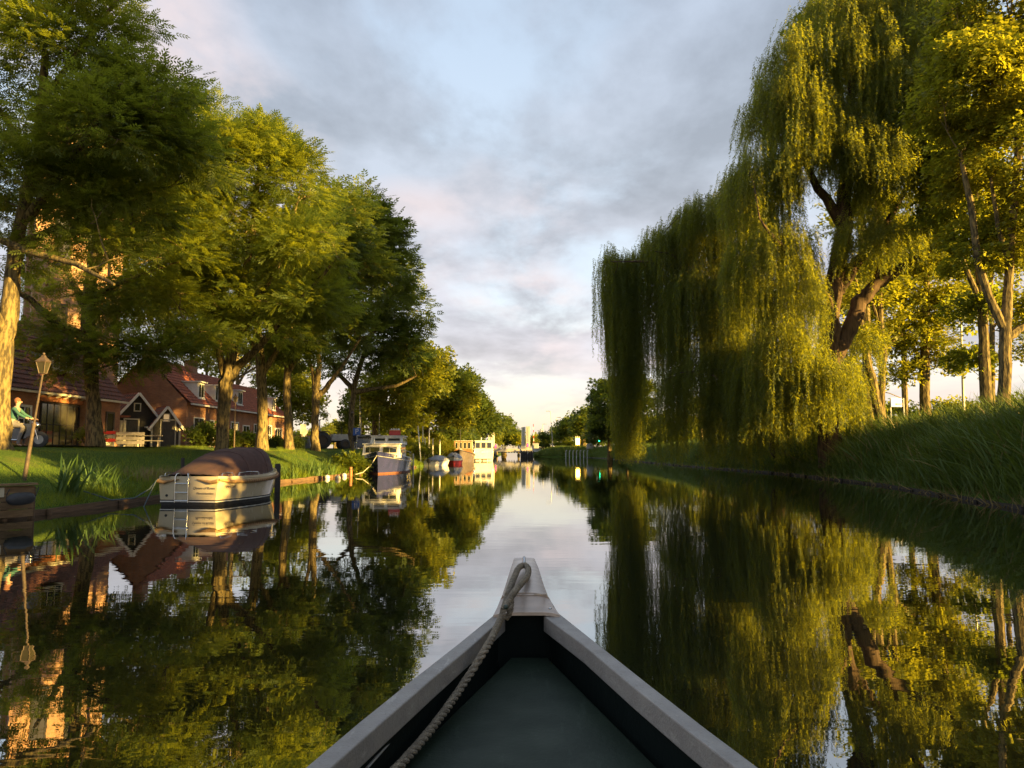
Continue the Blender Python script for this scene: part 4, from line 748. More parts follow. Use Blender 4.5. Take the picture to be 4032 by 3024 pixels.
# ---- church tower
ct = thing('church_tower', 'tall orange lit brick church tower glimpsed through the leaves', 'church tower', (-29.9, 50.9, GH), R(38))
tb = MB(); tb.box((0, 0, 10.3), (4.4, 4.4, 20.6))
for z in (5.2, 10.6, 16.2): tb.box((0, 0, z), (4.7, 4.7, .3))
for sx in (-1, 1):
    for sy in (-1, 1): tb.box((sx * 2.2, sy * 2.2, 7.8), (.7, .7, 15.6))
tb.build('wall', M['brick_church'], ct)
sp = MB(); sp.add([(-2.4, -2.4, 20.6), (2.4, -2.4, 20.6), (2.4, 2.4, 20.6), (-2.4, 2.4, 20.6), (0, 0, 25)], [(0, 1, 4), (1, 2, 4), (2, 3, 4), (3, 0, 4), (3, 2, 1, 0)]); sp.build('roof', M['stained'], ct)
for z, h in ((13.4, 3.2), (8, 2.6)):
    for ax, ay in ((0, -1), (1, 0)):
        for o_ in (-.95, .95):
            a = R(38); c_ = Vector((ax * 2.21 + (o_ if ay else 0), ay * 2.21 + (o_ if ax else 0), z)); n_ = Vector((ax, ay, 0)); Rz = Matrix.Rotation(a, 3, 'Z')
            window(ct, Rz @ c_ + ct.location, Rz @ n_, .9, h, .12, 2, 4, M['stained'], M['glass_warm'])
# ---- row houses
rx, ry0, ry1 = -23.6, 55.0, 79.5
def rowhouse(label, ya, yb, ridge, first=False, items=(), dormers=(), gutter=True):
    root = thing('row_house', label, 'house', (rx, ya, GH), group='terraced brick houses on the street'); ez = 5.0; xb = rx - 6.2; xm = (rx + xb) / 2; mb = MB()
    mb.add([(rx, ya, GH - .2), (xb, ya, GH - .2), (xb, yb, GH - .2), (rx, yb, GH - .2), (rx, ya, ez), (xb, ya, ez), (xb, yb, ez), (rx, yb, ez), (xm, ya, ridge - .08), (xm, yb, ridge - .08)],
           [(0, 4, 8, 5, 1), (3, 2, 6, 9, 7), (0, 3, 7, 4), (1, 5, 6, 2), (4, 7, 9, 8), (5, 8, 9, 6)])
    mb.build('wall', M['brick'], root, world=True)
    tiles((rx + .3, ya - (.12 if first else 0), ez - .1), (rx + .3, yb, ez - .1), (xm, yb, ridge), (xm, ya - (.12 if first else 0), ridge), 14, int((yb - ya) / .26), .03, .045).build('roof', M['tile'], root, world=True)
    tiles((xb - .3, yb, ez - .1), (xb - .3, ya - (.12 if first else 0), ez - .1), (xm, ya - (.12 if first else 0), ridge), (xm, yb, ridge), 8, 20, .03, .045).build('back_roof', M['tile'], root, world=True)
    MB().box((rx + .36, (ya + yb) / 2, ez - .16), (.12, yb - ya - .01, .12)).build('gutter', M['white'], root, world=True)
    for y, w_, z0, z1, nx, dr in items:
        window(root, (rx + .01, y, (z0 + z1) / 2), (1, 0, 0), w_, z1 - z0, .1, nx, 1 if dr else 2, name='door' if dr else 'window', door=dr)
    for y in dormers:
        MB().box((rx - 1.25, y, 5.95), (2.1, 1.25, 1.35)).build('dormer', M['white'], root, world=True)
        window(root, (rx - .19, y, 6.0), (1, 0, 0), 1.15, 1.15, .1, 2, 1); MB().box((rx - 1.2, y, 6.67), (2.5, 1.5, .09)).build('dormer_roof', M['white'], root, world=True)
    MB().box((xm, ya + .6, ridge + .35), (.7, .9, 1.1)).build('chimney', M['brick'], root, world=True)
    dp = MB(); dp.tube([(rx + .1, yb - .2, ez - .2), (rx + .1, yb - .2, GH)], .05, 7); dp.build('drainpipe', M['white'], root, world=True)
rowhouse('first row house with broad dark gable wall facing the canal boats', 55, 62.2, 8.3, True, [(57.2, 1.9, 2.25, 3.95, 2, False), (59.6, .95, 1.7, 3.85, 1, False)], (57.9, 61.2))
rowhouse('middle row house lit golden behind the pale ash trunk', 62.22, 70.6, 8.0, False, [(64.6, 1.8, 2.2, 3.9, 3, False), (67.4, 1.7, 1.7, 3.7, 2, True), (69.8, .8, 2.3, 3.9, 1, False)], (66.2,))
rowhouse('last row house half clad with hanging tiles', 70.62, 79.5, 7.8, False, [(73.9, 1.3, 2.0, 3.9, 2, False), (76.8, 2.2, 1.7, 3.7, 3, True)], (75.6,))
hc = MB(); 
# ---- two black sheds with tiled roofs
def shed(label, loc, rz, w_, dp_, eave, apex, door_x, mt_low, win=True, group='small sheds with red tiled roofs', front='stained'):
    root = thing('shed', label, 'shed', loc, rz, group); h = w_ / 2
    MB().add([(-h, 0, 0), (h, 0, 0), (h, dp_, 0), (-h, dp_, 0), (-h, 0, eave), (h, 0, eave), (h, dp_, eave), (-h, dp_, eave), (0, 0, apex), (0, dp_, apex)],
             [(0, 1, 5, 8, 4), (3, 7, 9, 6, 2), (0, 4, 7, 3), (1, 2, 6, 5), (4, 8, 9, 7), (5, 6, 9, 8)]).build('wall', M[front], root)
    ov = .22; k = (apex - eave) / h; f = MB()
    for s in (-1, 1):
        a = (s * (h + ov), -ov, eave - ov * k + .06); b = (s * (h + ov), dp_ + ov, eave - ov * k + .06); c = (0, dp_ + ov, apex + .06); d = (0, -ov, apex + .06)
        (tiles(a, b, c, d, 7, 9, .03, .045) if s < 0 else tiles(b, a, d, c, 7, 9, .03, .045)).build('roof', M['tile'], root)
        f.bar((s * (h + ov), -ov - .02, eave - ov * k - .02), (0, -ov - .02, apex - .02), .04, .15)
    f.build('barge_board', M['white'], root)
    for x in (-h + .05, h - .05): MB().box((x, -.03, eave / 2), (.11, .05, eave)).build('corner_trim', M['cream'], root)
    dr = MB(); dr.box((door_x, -.02, .88), (.85, .05, 1.72)); do = dr.build('door', M[mt_low], root)
    dt = MB()
    for s in (-1, 1): dt.box((door_x + s * .47, -.04, .9), (.07, .06, 1.8))
    dt.box((door_x, -.04, 1.84), (1.0, .06, .08)); dt.build('door_frame', M['cream'], root)
    if win:
        wf = MB(); wz = eave + (apex - eave) * .42
        for s in (-1, 1): wf.box((s * .2, -.03, wz), (.06, .06, .5)); wf.box((0, -.03, wz + s * .25), (.46, .06, .06))
        wo = wf.build('window', M['cream'], root); MB().box((0, -.012, wz), (.36, .02, .46)).build('pane', M['glass'], wo)
    g = MB(); g.box((-h - .28, dp_ / 2, eave - .12), (.1, dp_ + .4, .1)); g.tube([(-h - .28, -.15, eave - .15), (-h + .02, -.08, eave - .4), (-h + .02, -.08, .1)], .04, 7); g.build('gutter', M['white'], root)
    return root
a_ = onground(533, 49.5); shed('larger black shed with small attic window and white trim', (a_.x, 49.5, GH), R(52), 2.75, 2.6, 1.95, 3.55, -.35, 'shedwood')
a_ = onground(650, 50.5); shed('smaller shed with grey plank door beside the gable wall', (a_.x, 50.5, GH), R(40), 1.85, 2.2, 1.45, 2.72, .12, 'shedwood', front='shedwood')
lean = thing('shed', 'pale yellow plank lean-to between brick house and black shed', 'shed', onground(432, 47), R(45)); lm = MB()
for k in range(9): lm.box((-.8 + k * .2, 0, .85), (.16, .04, 1.7))
lm.build('wall', M['cream'], lean); MB().box((0, .6, 1.95), (2.1, 1.7, .1)).build('roof', M['tile'], lean); MB().box((0, .7, .85), (1.8, 1.3, 1.65)).build('store', M['stained'], lean)

# ================================================================ STREET THINGS
def obox(mb, c, d, **k): return mb.box(c, d, **k)
# white plank fence
b0, b1 = onground(458, 43), onground(568, 43); fe = thing('plank_fence', 'weathered white plank fence in front of the sheds', 'fence', b0); d_ = (b1 - b0); Lf = d_.length; ang = math.atan2(d_.y, d_.x); fe.rotation_euler.z = ang
pb = MB()
for z in (.28, .52, .78): pb.box((Lf / 2, -.05, z), (Lf, .03, .17))
pb.build('plank', M['whitewood'], fe)
for k in range(4): MB().box((.1 + k * (Lf - .2) / 3, 0, .42), (.09, .07, .84)).build('post', M['shedwood'], fe)
rb = thing('road_barrier', 'red and white striped barrier boards left of the plank fence', 'barrier', onground(398, 42)); Lb = W(54, 42)
for k, (z, col_) in enumerate([(.82, 'red'), (.62, 'whitewood'), (.40, 'red')]): MB().box((Lb / 2, -.03, z), (Lb, .03, .17)).build('board', M[col_], rb)
for x in (.08, Lb - .08): MB().box((x, 0, .45), (.06, .05, .95)).build('post', M['metal_gray'], rb)
pt = thing('picnic_table', 'wooden picnic bench beside the sheds', 'bench', onground(590, 45.5), R(20))
MB().box((0, 0, .72), (1.3, .7, .05)).build('table_top', M['whitewood'], pt)
for s in (-1, 1):
    MB().box((0, s * .62, .42), (1.3, .24, .04)).build('seat', M['whitewood'], pt); lg = MB(); lg.bar((s * .45, -.55, 0), (s * .45, .1, .7), .07, .05); lg.bar((s * .45, .55, 0), (s * .45, -.1, .7), .07, .05); lg.box((s * .45, 0, .38), (.05, 1.3, .07)); lg.build('leg', M['whitewood'], pt)
# lantern posts
def lantern(label, base, H, lean=(0, 0)):
    root = thing('street_lantern', label, 'street lamp', base, group='old style street lanterns'); top = Vector((lean[0], lean[1], H)); ax = top.normalized()
    a = MB(); a.tube([(0, 0, -.2), ax * .05, ax * (H * .42), ax * (H * .44), ax * (H * .46)], [.055, .055, .045, .055, .03], 10); a.tube([ax * (H * .45), ax * (H - .42)], [.028, .024], 8)
    for f in (.15, .43, .62): a.tube([ax * (H * f), ax * (H * f + .05)], .06 if f < .5 else .035, 10)
    a.build('pole', M['post_brown'], root, smooth=True)
    q = Matrix.Translation(ax * (H - .42)); cage = MB(); pane = MB(); n4 = 4
    lo, hi = .09, .17
    for k in range(4):
        a0, a1 = R(45 + 90 * k), R(135 + 90 * k); p0 = Vector((lo * math.cos(a0), lo * math.sin(a0), 0)); p1 = Vector((lo * math.cos(a1), lo * math.sin(a1), 0)); p2 = Vector((hi * math.cos(a1), hi * math.sin(a1), .3)); p3 = Vector((hi * math.cos(a0), hi * math.sin(a0), .3))
        cage.bar(p0, p3, .02, .02); cage.bar(p0, p1, .02, .02); cage.bar(p3, p2, .025, .025); pane.add([p0 * .96, p1 * .96, p2 * .96, p3 * .96], [(0, 1, 2, 3)])
    h2 = .21; r4 = [Vector((h2 * math.cos(R(45 + 90 * k)), h2 * math.sin(R(45 + 90 * k)), .31)) for k in range(4)]
    m4 = [Vector((.07 * math.cos(R(45 + 90 * k)), .07 * math.sin(R(45 + 90 * k)), .43)) for k in range(4)]; t4 = [Vector((.05 * math.cos(R(45 + 90 * k)), .05 * math.sin(R(45 + 90 * k)), .48)) for k in range(4)]
    cap_ = MB().loft([r4, m4, t4], closed=True, caps=True); cap_.ball((0, 0, .52), .035)
    cage.xform(q); pane.xform(q); cap_.xform(q)
    cage.build('lantern_frame', M['post_brown'], root); pane.build('pane', M['glass_warm'], root); cap_.build('lantern_cap', M['post_brown'], root); MB().ball(ax * (H - .27), (.03, .03, .06)).build('bulb', M['white'], root, smooth=True); return root
b_ = Vector((-12.75, 20.0, gz(-12.75, 20))); tp = P(180, 1405, 20); lantern('tall leaning lantern post rising beside the timber landing', b_, tp.z - b_.z, (tp.x - b_.x, 0))
b_ = onground(921, 50); lantern('straight dark lantern post right of the forked ash trunk', b_, P(925, 1558, 50).z - b_.z)
b_ = onground(1387, 60); b_.x = P(1387, 1772, 60).x; lantern('small lantern post in front of the leaning ash trunk', b_, P(1385, 1622, 60).z - b_.z, (-.05, 0))
# timber landing with fender at the left edge
ld = thing('timber_landing', 'low timber landing wall at the left frame edge', 'landing', (-10.6, 16.6, 0)); pA, pB = P(-160, 1925, 15.6), P(134, 1908, 16.9); zt = P(134, 1908, 16.9).z
for k in range(4):
    z1 = zt - .02 - k * .17; MB().bar((pA.x, pA.y, z1 - .075), (pB.x, pB.y, z1 - .075), .05, .155).build('plank', M['wood_tan'], ld, world=True)
MB().bar((pA.x, pA.y, zt + .02), (pB.x + .05, pB.y, zt + .02), .16, .045).build('cap_board', M['wood_tan'], ld, world=True)
for f in (.55, .93): q = pA.lerp(pB, f); MB().tube([(q.x, q.y + .12, -.6), (q.x, q.y + .12, zt - .05)], .07, 8).build('post', M['wood'], ld, world=True)
c_ = P(0, 1940, 16.2); MB().box((c_.x - .1, c_.y - .06, c_.z), (.42, .02, .2), rz=math.atan2(pB.y - pA.y, pB.x - pA.x)).build('number_plate', M['cream'], ld, world=True)
fd = thing('boat_fender', 'black inflated fender hanging on the timber landing', 'fender', P(92, 1963, 16.45)); e_ = Vector((pB - pA)); e_.z = 0.04; e_.normalize()
secs = []
for k in range(11):
    f = -1 + 2 * k / 10; rr = .135 * math.sqrt(max(0.02, 1 - abs(f) ** 3.2)); secs.append([e_ * (f * .30) + Vector((0, 0, math.sin(a) * rr)) + Vector((-e_.y, e_.x, 0)) * math.cos(a) * rr + Vector((0, -.08, 0)) for a in [2 * math.pi * j / 12 for j in range(12)]])
MB().loft(secs, closed=True, caps=True).build('body', M['rubber'], fd, smooth=True)
for s in (-1, 1): MB().tube([e_ * (s * .29) + Vector((0, -.08, 0)), e_ * (s * .31) + Vector((0, -.05, .12)), e_ * (s * .30) + Vector((0, .02, .22))], .012, 6).build('lashing', M['darkwood'], fd)
# mooring posts, stakes and floats
def post(label, px, D, ptop, r, mt, name='mooring_post', group='mooring posts at the left bank', floor=-.6, x=None):
    c = P(px, ptop, D); root = thing(name, label, 'post', (c.x, D, 0), group=group); MB().tube([(0, 0, floor), (0.01, 0, c.z * .5), (0, 0, c.z - .02), (0, 0, c.z)], [r, r, r * .97, r * .8], 9).build('shaft', M[mt], root, smooth=True)
    MB().tube([(0, 0, c.z * .72), (0, 0, c.z * .72 + .04)], r * 1.06, 9).build('band', M['rubber'], root); return root
post('square black mooring post behind the sloop stern', 720, 23.6, 1802, .055, 'darkwood'); post('tall black mooring post right of the sloop bow', 1094, 27.5, 1826, .10, 'darkwood')
post('short orange mooring stake left of the blue cruiser', 1381, 43.5, 1839, .09, 'orangewood'); post('pale mooring post at the stern of the blue cruiser', 1627, 56, 1786, .06, 'cream')
for px, py, D, lb in ((1288, 1877, 39.5, 'leftmost white mooring float under the bank weeds'), (1330, 1879, 41.0, 'middle yellowish float at the bank edge'), (1355, 1870, 42.5, 'white float nearest the orange mooring stake')):
    c = onz(px, py, .1); root = thing('float', lb, 'buoy', (c.x, c.y, .06), group='white floats at the left bank'); MB().ball((0, 0, 0), (.15, .15, .14), 12, 8).build('ball', M['white'] if px != 1330 else M['cream'], root, smooth=True); MB().tube([(0, 0, .12), (0, 0, .2)], .025, 6).build('eye', M['darkwood'], root)
# road signs and street poles
def sign(name, label, px, D, ptop, w_, h, mt, back=None, txt=None, txtcol='white', r=.035, px_base=None, rz=0.25, disc=False, cat='sign', group=None):
    b = onground(px, D); t_ = P(px, ptop, D); H = t_.z - b.z; root = thing(name, label, cat, b, rz, group); MB().tube([(0, 0, -.1), (0, 0, H)], r, 8).build('pole', M['metal_gray'], root, smooth=True)
    pm = MB()
    if disc: pm.tube([(0, -.05, H - h / 2), (0, -.03, H - h / 2)], w_ / 2, 16)
    else: pm.box((0, -.05, H - h / 2), (w_, .02, h))
    po = pm.build('panel', M[mt], root)
    if txt:
        text_mesh(po, txt, h * .95, (0, -.064, H - h / 2), (R(90), 0, 0), M[txtcol])
    return root
sign('parking_sign', 'blue parking sign with a white P on a thin pole', 1404, 64, 1685, .62, .62, 'blue_sign', txt='P', rz=.15)
sign('traffic_sign', 'pair of grey sign backs between two ash trunks', 1192, 74, 1670, .55, .95, 'metal_gray', rz=.3)
sign('round_sign', 'round grey sign back standing low left of the y-forked tree', 1197, 73, 1688, .6, .6, 'concrete', disc=True)
sign('street_sign', 'yellow framed street board right of the tractor', 1343, 70, 1714, .5, .75, 'yellow', rz=.5)
sign('white_marker', 'thin white marker post in front of the tarpaulin trailer', 1336, 66, 1708, .12, 1.3, 'white', rz=.2)
sign('info_board', 'dark information panel beside the parking sign', 1396, 66, 1702, .34, .8, 'stained')
def stick(name, label, px, D, ytop, ybot, r, mt, slant=0, cat='pole', group='poles on the bank behind the cruiser', capped=True):
    b = P(px + slant, ybot, D); t_ = P(px, ytop, D); b.z = min(b.z, gz(b.x, D) + .3) if ybot else gz(b.x, D); root = thing(name, label, cat, b, group=group); v_ = t_ - b
    MB().tube([v_ * -.1, v_ * .5, v_], [r, r, r * .9], 8).build('shaft', M[mt], root, smooth=True)
    if capped: MB().tube([v_, v_ * 1.015], r * 1.25, 8).build('cap', M[mt], root)
    return root
stick('boat_pole', 'slanting white pole right of the blue cruiser', 1646, 72, 1680, 1752, .055, 'white', 11)
stick('boat_pole', 'upright white pole beside the yellow linden trunk', 1690, 76, 1690, 1752, .055, 'white')
stick('boat_pole', 'grey white pole with a wider head left of the yellow trunk', 1665, 74, 1681, 1752, .06, 'cream')
for px, yt, lb in ((1673, 1726, 'short white bollard left of the yellow trunk'), (1704, 1728, 'short white bollard right of the upright pole'), (1732, 1733, 'short cream bollard farthest right on the bank')): stick('bollard', lb, px, 75, yt, 1756, .07, 'cream', group='short bollards on the bank')
stick('lamp_mast', 'tall thin mast left of the parked black car', 1417, 74, 1560, 1760, .04, 'metal_gray', group=None); stick('lamp_mast', 'second thin mast close beside the first', 1422, 80, 1560, 1760, .04, 'metal_gray', group=None)
# wooden fence and goal frame behind the trees
b0, b1 = onground(1148, 88), onground(1256, 88); of = thing('board_fence', 'orange brown vertical board fence behind the ash trunks', 'fence', b0); n_ = 44; bd = MB(); v_ = (b1 - b0) / n_
for k in range(n_): bd.box(tuple(v_ * (k + .5) + Vector((0, 0, .78 + .02 * math.sin(k * 2.3)))), (abs(v_.x) * .86, .03, 1.5))
bd.build('board', M['orangewood'], of)['kind'] = 'stuff'; MB().bar((0, .05, 1.2), b1 - b0 + Vector((0, .05, 1.2)), .05, .1).build('rail', M['orangewood'], of)
gf = thing('timber_goal', 'open pale timber goal in front of the board fence', 'goal', onground(1187, 78)); gw = W(15, 78)
for x in (0, gw): MB().box((x, 0, .85), (.1, .1, 1.75)).build('post', M['cream'], gf)
MB().bar((-.03, 0, 1.72), (gw + .05, 0, 1.5), .1, .1).build('beam', M['cream'], gf)
bn = thing('wheeled_bin', 'grey wheeled bin left of the y-forked ash trunk', 'bin', onground(1210, 56)); MB().box((0, 0, .5), (.5, .5, .8), taper=1.15).build('body', M['tarp'], bn, bevel=.02); MB().box((0, 0, .93), (.62, .62, .06)).build('lid', M['metal_gray'], bn)
for s in (-1, 1): MB().tube([(s * .24, .22, .1), (s * .3, .22, .1)], .1, 10).build('wheel', M['rubber'], bn)
# tractor
tr = thing('tractor', 'old open tractor with roll bar parked beyond the lawn', 'tractor', onground(1300, 64), R(-60)); 
def wheel(root, c, r, w_, ax='x', hub='orange'):
    c = Vector(c); d = Vector((1, 0, 0)) if ax == 'x' else Vector((0, 1, 0)); prof = [(-.5, .55), (-.5, .85), (-.38, 1.0), (.38, 1.0), (.5, .85), (.5, .55)]
    secs = []
    for k in range(19):
        a = 2 * math.pi * k / 18; rad = Vector((0, math.cos(a), math.sin(a))) if ax == 'x' else Vector((math.cos(a), 0, math.sin(a))); secs.append([c + d * (p[0] * w_) + rad * (p[1] * r) for p in prof])
    wo = MB().loft(secs, closed=True).build('wheel', M['rubber'], root, smooth=True); MB().tube([c - d * w_ * .3, c + d * w_ * .3], r * .58, 14).build('rim', M[hub], wo); return wo
for s in (-1, 1): wheel(tr, (s * .75, -.9, .72), .72, .42, 'x', 'post_brown'); wheel(tr, (s * .6, 1.1, .42), .42, .25, 'x', 'post_brown')
tm_ = MB(); tm_.box((0, .75, .98), (.62, 1.5, .55), taper=.9); tm_.build('bonnet', M['metal_gray'], tr, bevel=.04); MB().box((0, -.3, .75), (.5, 2.2, .35)).build('chassis', M['stained'], tr); MB().box((0, -.75, 1.12), (.5, .45, .1)).build('seat', M['black'], tr); MB().box((0, -.98, 1.4), (.5, .1, .5)).build('backrest', M['black'], tr)
for s in (-1, 1): MB().box((s * .75, -.9, 1.46), (.5, 1.0, .06)).build('mudguard', M['post_brown'], tr)
rbm = MB(); rbm.tube([(-.62, -1.1, 1.1), (-.66, -1.12, 2.25), (-.5, -1.12, 2.42), (.5, -1.12, 2.42), (.66, -1.12, 2.25), (.62, -1.1, 1.1)], .05, 8); rbm.build('roll_bar', M['metal_gray'], tr, smooth=True)
MB().tube([(0, .1, 1.2), (0, -.2, 1.45)], .025, 6).build('steering_column', M['black'], tr); MB().tube([(.2, .9, 1.25), (.2, .9, 1.9)], .035, 8).build('exhaust', M['black'], tr)
tl_ = thing('trailer', 'small wooden trailer covered with a grey tarpaulin', 'trailer', onground(1378, 68), R(10)); Lt = W(80, 68)
MB().box((0, 0, .62), (Lt, 1.4, .5)).build('body', M['orangewood'], tl_); tq = [[Vector((-Lt / 2 - .03, y, .86)), Vector((-Lt * .1, y, .98 + .03 * math.sin(y * 5))), Vector((Lt * .05, y, 1.25)), Vector((Lt * .4, y, 1.38 + .04 * math.sin(y * 6))), Vector((Lt / 2 + .02, y, .86))] for y in np.linspace(-.75, .75, 7)]
MB().loft(tq, closed=True, caps=True).build('tarpaulin', M['tarp'], tl_, smooth=True)
for s in (-1, 1): wheel(tl_, (0, s * .72, .33), .33, .18, 'y', 'metal_gray')
# cars
def car(label, px, D, rz, paint, L=4.3, lights='red', z=None):
    b = onground(px, D); root = thing('parked_car', label, 'car', b, rz, 'cars parked by the canal street'); w_ = 1.75
    prof = [(-.5, .32), (-.5, .72), (-.47, .86), (-.36, .92), (-.25, 1.30), (-.12, 1.42), (.08, 1.42), (.22, 1.05), (.26, .93), (.44, .82), (.5, .62), (.5, .32)]
    secs = [[Vector((x * L, y * w_, .25 + (z_ - .25) * (1 if abs(y) < .45 else .97))) for x, z_ in prof] for y in (-.5, -.42, 0, .42, .5)]
    for q, k in ((secs[0], 1), (secs[4], 1)):
        for i in (4, 5, 6, 7): q[i].y *= .82
        for i in (4, 5, 6, 7): pass
    MB().loft(secs, closed=True, caps=True).build('body', M[paint], root, smooth=True)
    gl = MB()
    for s in (-1, 1): gl.add([(-.33 * L, s * .452 * w_, .95), (-.235 * L, s * .418 * w_, 1.28), (-.11 * L, s * .413 * w_, 1.37), (.07 * L, s * .413 * w_, 1.37), (.2 * L, s * .45 * w_, .97)], [(0, 1, 2, 3, 4)])
    gl.add([(-.365 * L - .01, -.36 * w_, .94), (-.365 * L - .01, .36 * w_, .94), (-.26 * L - .02, .33 * w_, 1.29), (-.26 * L - .02, -.33 * w_, 1.29)], [(0, 1, 2, 3)]); gl.add([(.245 * L + .02, -.36 * w_, .97), (.245 * L + .02, .36 * w_, .97), (.1 * L + .02, .33 * w_, 1.38), (.1 * L + .02, -.33 * w_, 1.38)], [(0, 1, 2, 3)])
    gl.build('windows', M['glass'], root)['kind'] = 'stuff'
    for x in (-.31, .31):
        for s in (-1, 1): wheel(root, (x * L, s * .46 * w_, .32), .32, .2, 'y', 'metal_gray')
    for s in (-1, 1): MB().box((-.505 * L, s * .36 * w_, .74), (.05, .34, .17)).build('tail_light', M['taillight'], root); MB().box((.485 * L, s * .34 * w_, .68), (.1, .36, .14)).build('headlight', M['glass'], root)
    MB().box((0, 0, .3), (L * .98, w_ * .9, .12)).build('sill', M['rubber'], root); return root
M['taillight'] = emit('tail_light_red', (1.0, .02, .03), 0.7)
car('black car with its red tail light glowing behind the cruiser', 1452, 68, R(15), 'carpaint'); car('dark car with sunlit nose beside the grey container', 1622, 97, R(190), 'carpaint')
cn = thing('site_container', 'pale grey box container behind the blue cruiser', 'container', onground(1612, 100), R(12)); MB().box((0, 0, 1.05), (1.35, 2.0, 1.7)).build('body', M['concrete'], cn); MB().box((0, 0, 1.93), (1.45, 2.1, .07)).build('lid', M['stained'], cn); MB().box((.6, -1.02, 1.05), (.12, .04, 1.7)).build('corner_trim', M['white'], cn)
for s in (-1, 1): MB().box((s * .5, 0, .1), (.15, 1.8, .2)).build('skid', M['darkwood'], cn)
# ================================================================ BOATS
def hull(L, B, sheer, tr=.8, p=2.2, k0=.82, kb=.35, rake=.35, z0=-.3, n=22, levels=6, zlo=None, zhi=None, smid=.42):
    """half-breadth boat hull, stern at y=0, bow at y=L; returns (sections, deck half widths)"""
    secs = []; edge = []
    for i in range(n + 1):
        s = i / n; s = 1 - (1 - s) ** 1.35; sh = sheer(s)
        w_ = B / 2 * (tr + (1 - tr) * math.sin(min(1, s / smid) * math.pi / 2)) if s < smid else B / 2 * max(0.012, 1 - ((s - smid) / (1 - smid)) ** p)
        lo = z0 if zlo is None else zlo; hi = sh if zhi is None else zhi; row = []; kk = k0 - kb * s ** 3
        for j in range(levels + 1):
            z = lo + (hi - lo) * j / levels; t_ = max(0, (z - z0) / (sh - z0)); x = w_ * (kk + (1 - kk) * t_ ** .8) * (1 if z > z0 + .001 else .7)
            row.append((x, L * s + rake * (t_ - 1) * s ** 3, z))
        secs.append([(-x, y, z) for x, y, z in row[::-1]] + row); edge.append((w_, L * s, sh))
    return secs, edge
def closed_hull(mb, secs): mb.loft(secs); mb.add(secs[0], [tuple(range(len(secs[0])))]); return mb
text = text_mesh
M['sloop_hull'] = surf('cream_gelcoat', (0.62, 0.52, 0.35), (0.56, 0.47, 0.31), 2, 0.25, coat=0.4)
M['canvas'] = surf('brown_boat_canvas', (0.085, 0.040, 0.030), (0.058, 0.028, 0.022), 3, 0.9, 0.6, 9)
M['ropefender'] = surf('tan_rope_fender', (0.42, 0.25, 0.10), (0.30, 0.17, 0.07), 10, 0.85, 0.5, 50)
M['navy'] = surf('navy_hull_paint', (0.035, 0.035, 0.11), (0.025, 0.028, 0.085), 2, 0.28, coat=0.5)
M['rust'] = surf('red_brown_antifouling', (0.20, 0.075, 0.04), (0.13, 0.05, 0.03), 5, 0.7)
# ---- covered sloop
slp = thing('sloop', 'cream sloop under a brown canvas cover moored at the left bank', 'boat', (-8.78, 20.75, 0), R(-9))
shr = lambda s: .74 - .05 * math.sin(s * 3.14) + .16 * s ** 2.2
kw = dict(tr=.84, p=2.6, k0=.86, kb=.30, rake=.45, z0=-.3); SL, SB = 4.75, 2.08
secs, edge = hull(SL, SB, shr, zlo=.155, **kw); closed_hull(MB(), secs).build('hull', M['sloop_hull'], slp, smooth=True)
secs, _ = hull(SL, SB, shr, zhi=.15, levels=3, **kw); bt = MB(); closed_hull(bt, [[(x * .985, y + .01, z) for x, y, z in q] for q in secs]); bt.build('bottom', M['stained'], slp, smooth=True)
st_ = MB(); sA, _ = hull(SL, SB, shr, zlo=.095, zhi=.125, levels=1, **kw); st_.loft([[(x * 1.004, y, z) for x, y, z in q] for q in sA]); st_.add([(x * 1.004, y - .006, z) for x, y, z in sA[0]], [(0, 1, 2, 3)]); st_.build('waterline_stripe', M['white'], slp)
dk = MB(); dk.loft([[(-w_, y, z + .005), (-w_ * .99, y, z + .05), (-w_ * .9, y, z + .06), (w_ * .9, y, z + .06), (w_ * .99, y, z + .05), (w_, y, z + .005)] for w_, y, z in edge]); q = edge[0]; dk.add([(-q[0], 0, q[2]), (q[0], 0, q[2]), (q[0] * .99, 0, q[2] + .05), (-q[0] * .99, 0, q[2] + .05)], [(0, 1, 2, 3)]); dk.build('deck', M['sloop_hull'], slp, smooth=True)
# rope fender round the gunwale
pth = [(w_ + .02, y, z - .09) for w_, y, z in edge if y > .35]; pth = [(edge[0][0] + .02, .0, edge[0][2] - .04)] + pth; pth[-1] = (0, SL + .04, pth[-1][2])
for s in (-1, 1):
    rr = [.03] + [.055] * (len(pth) - 1); MB().tube([(s * x, y, z) for x, y, z in pth], rr, 10).build('rope_fender', M['ropefender'], slp, smooth=True)
tf = MB(); W0 = edge[0][0]
for s in (-1, 1): tf.tube([(s * (W0 + .01), -.03, .665), (s * (W0 * .8), -.035, .63), (s * W0 * .55, -.03, .67), (s * W0 * .3, -.025, .705)], [.055, .05, .03, .012], 8)
tf.build('stern_fender', M['ropefender'], slp, smooth=True)
lw = MB()
for s in (-1, 1):
    for k in range(26):
        f = .15 + k * .022; i0 = int(f * (len(pth) - 1)); a, b = Vector(pth[i0]), Vector(pth[min(i0 + 1, len(pth) - 1)]); q = a.lerp(b, f * (len(pth) - 1) - i0); q.x *= s
        lw.tube([q + Vector((s * .045, 0, .04)), q + Vector((s * .06, .02, 0)), q + Vector((s * .045, .04, -.04))], .006, 4)
lw.build('lashing', M['rust'], slp)['kind'] = 'stuff'
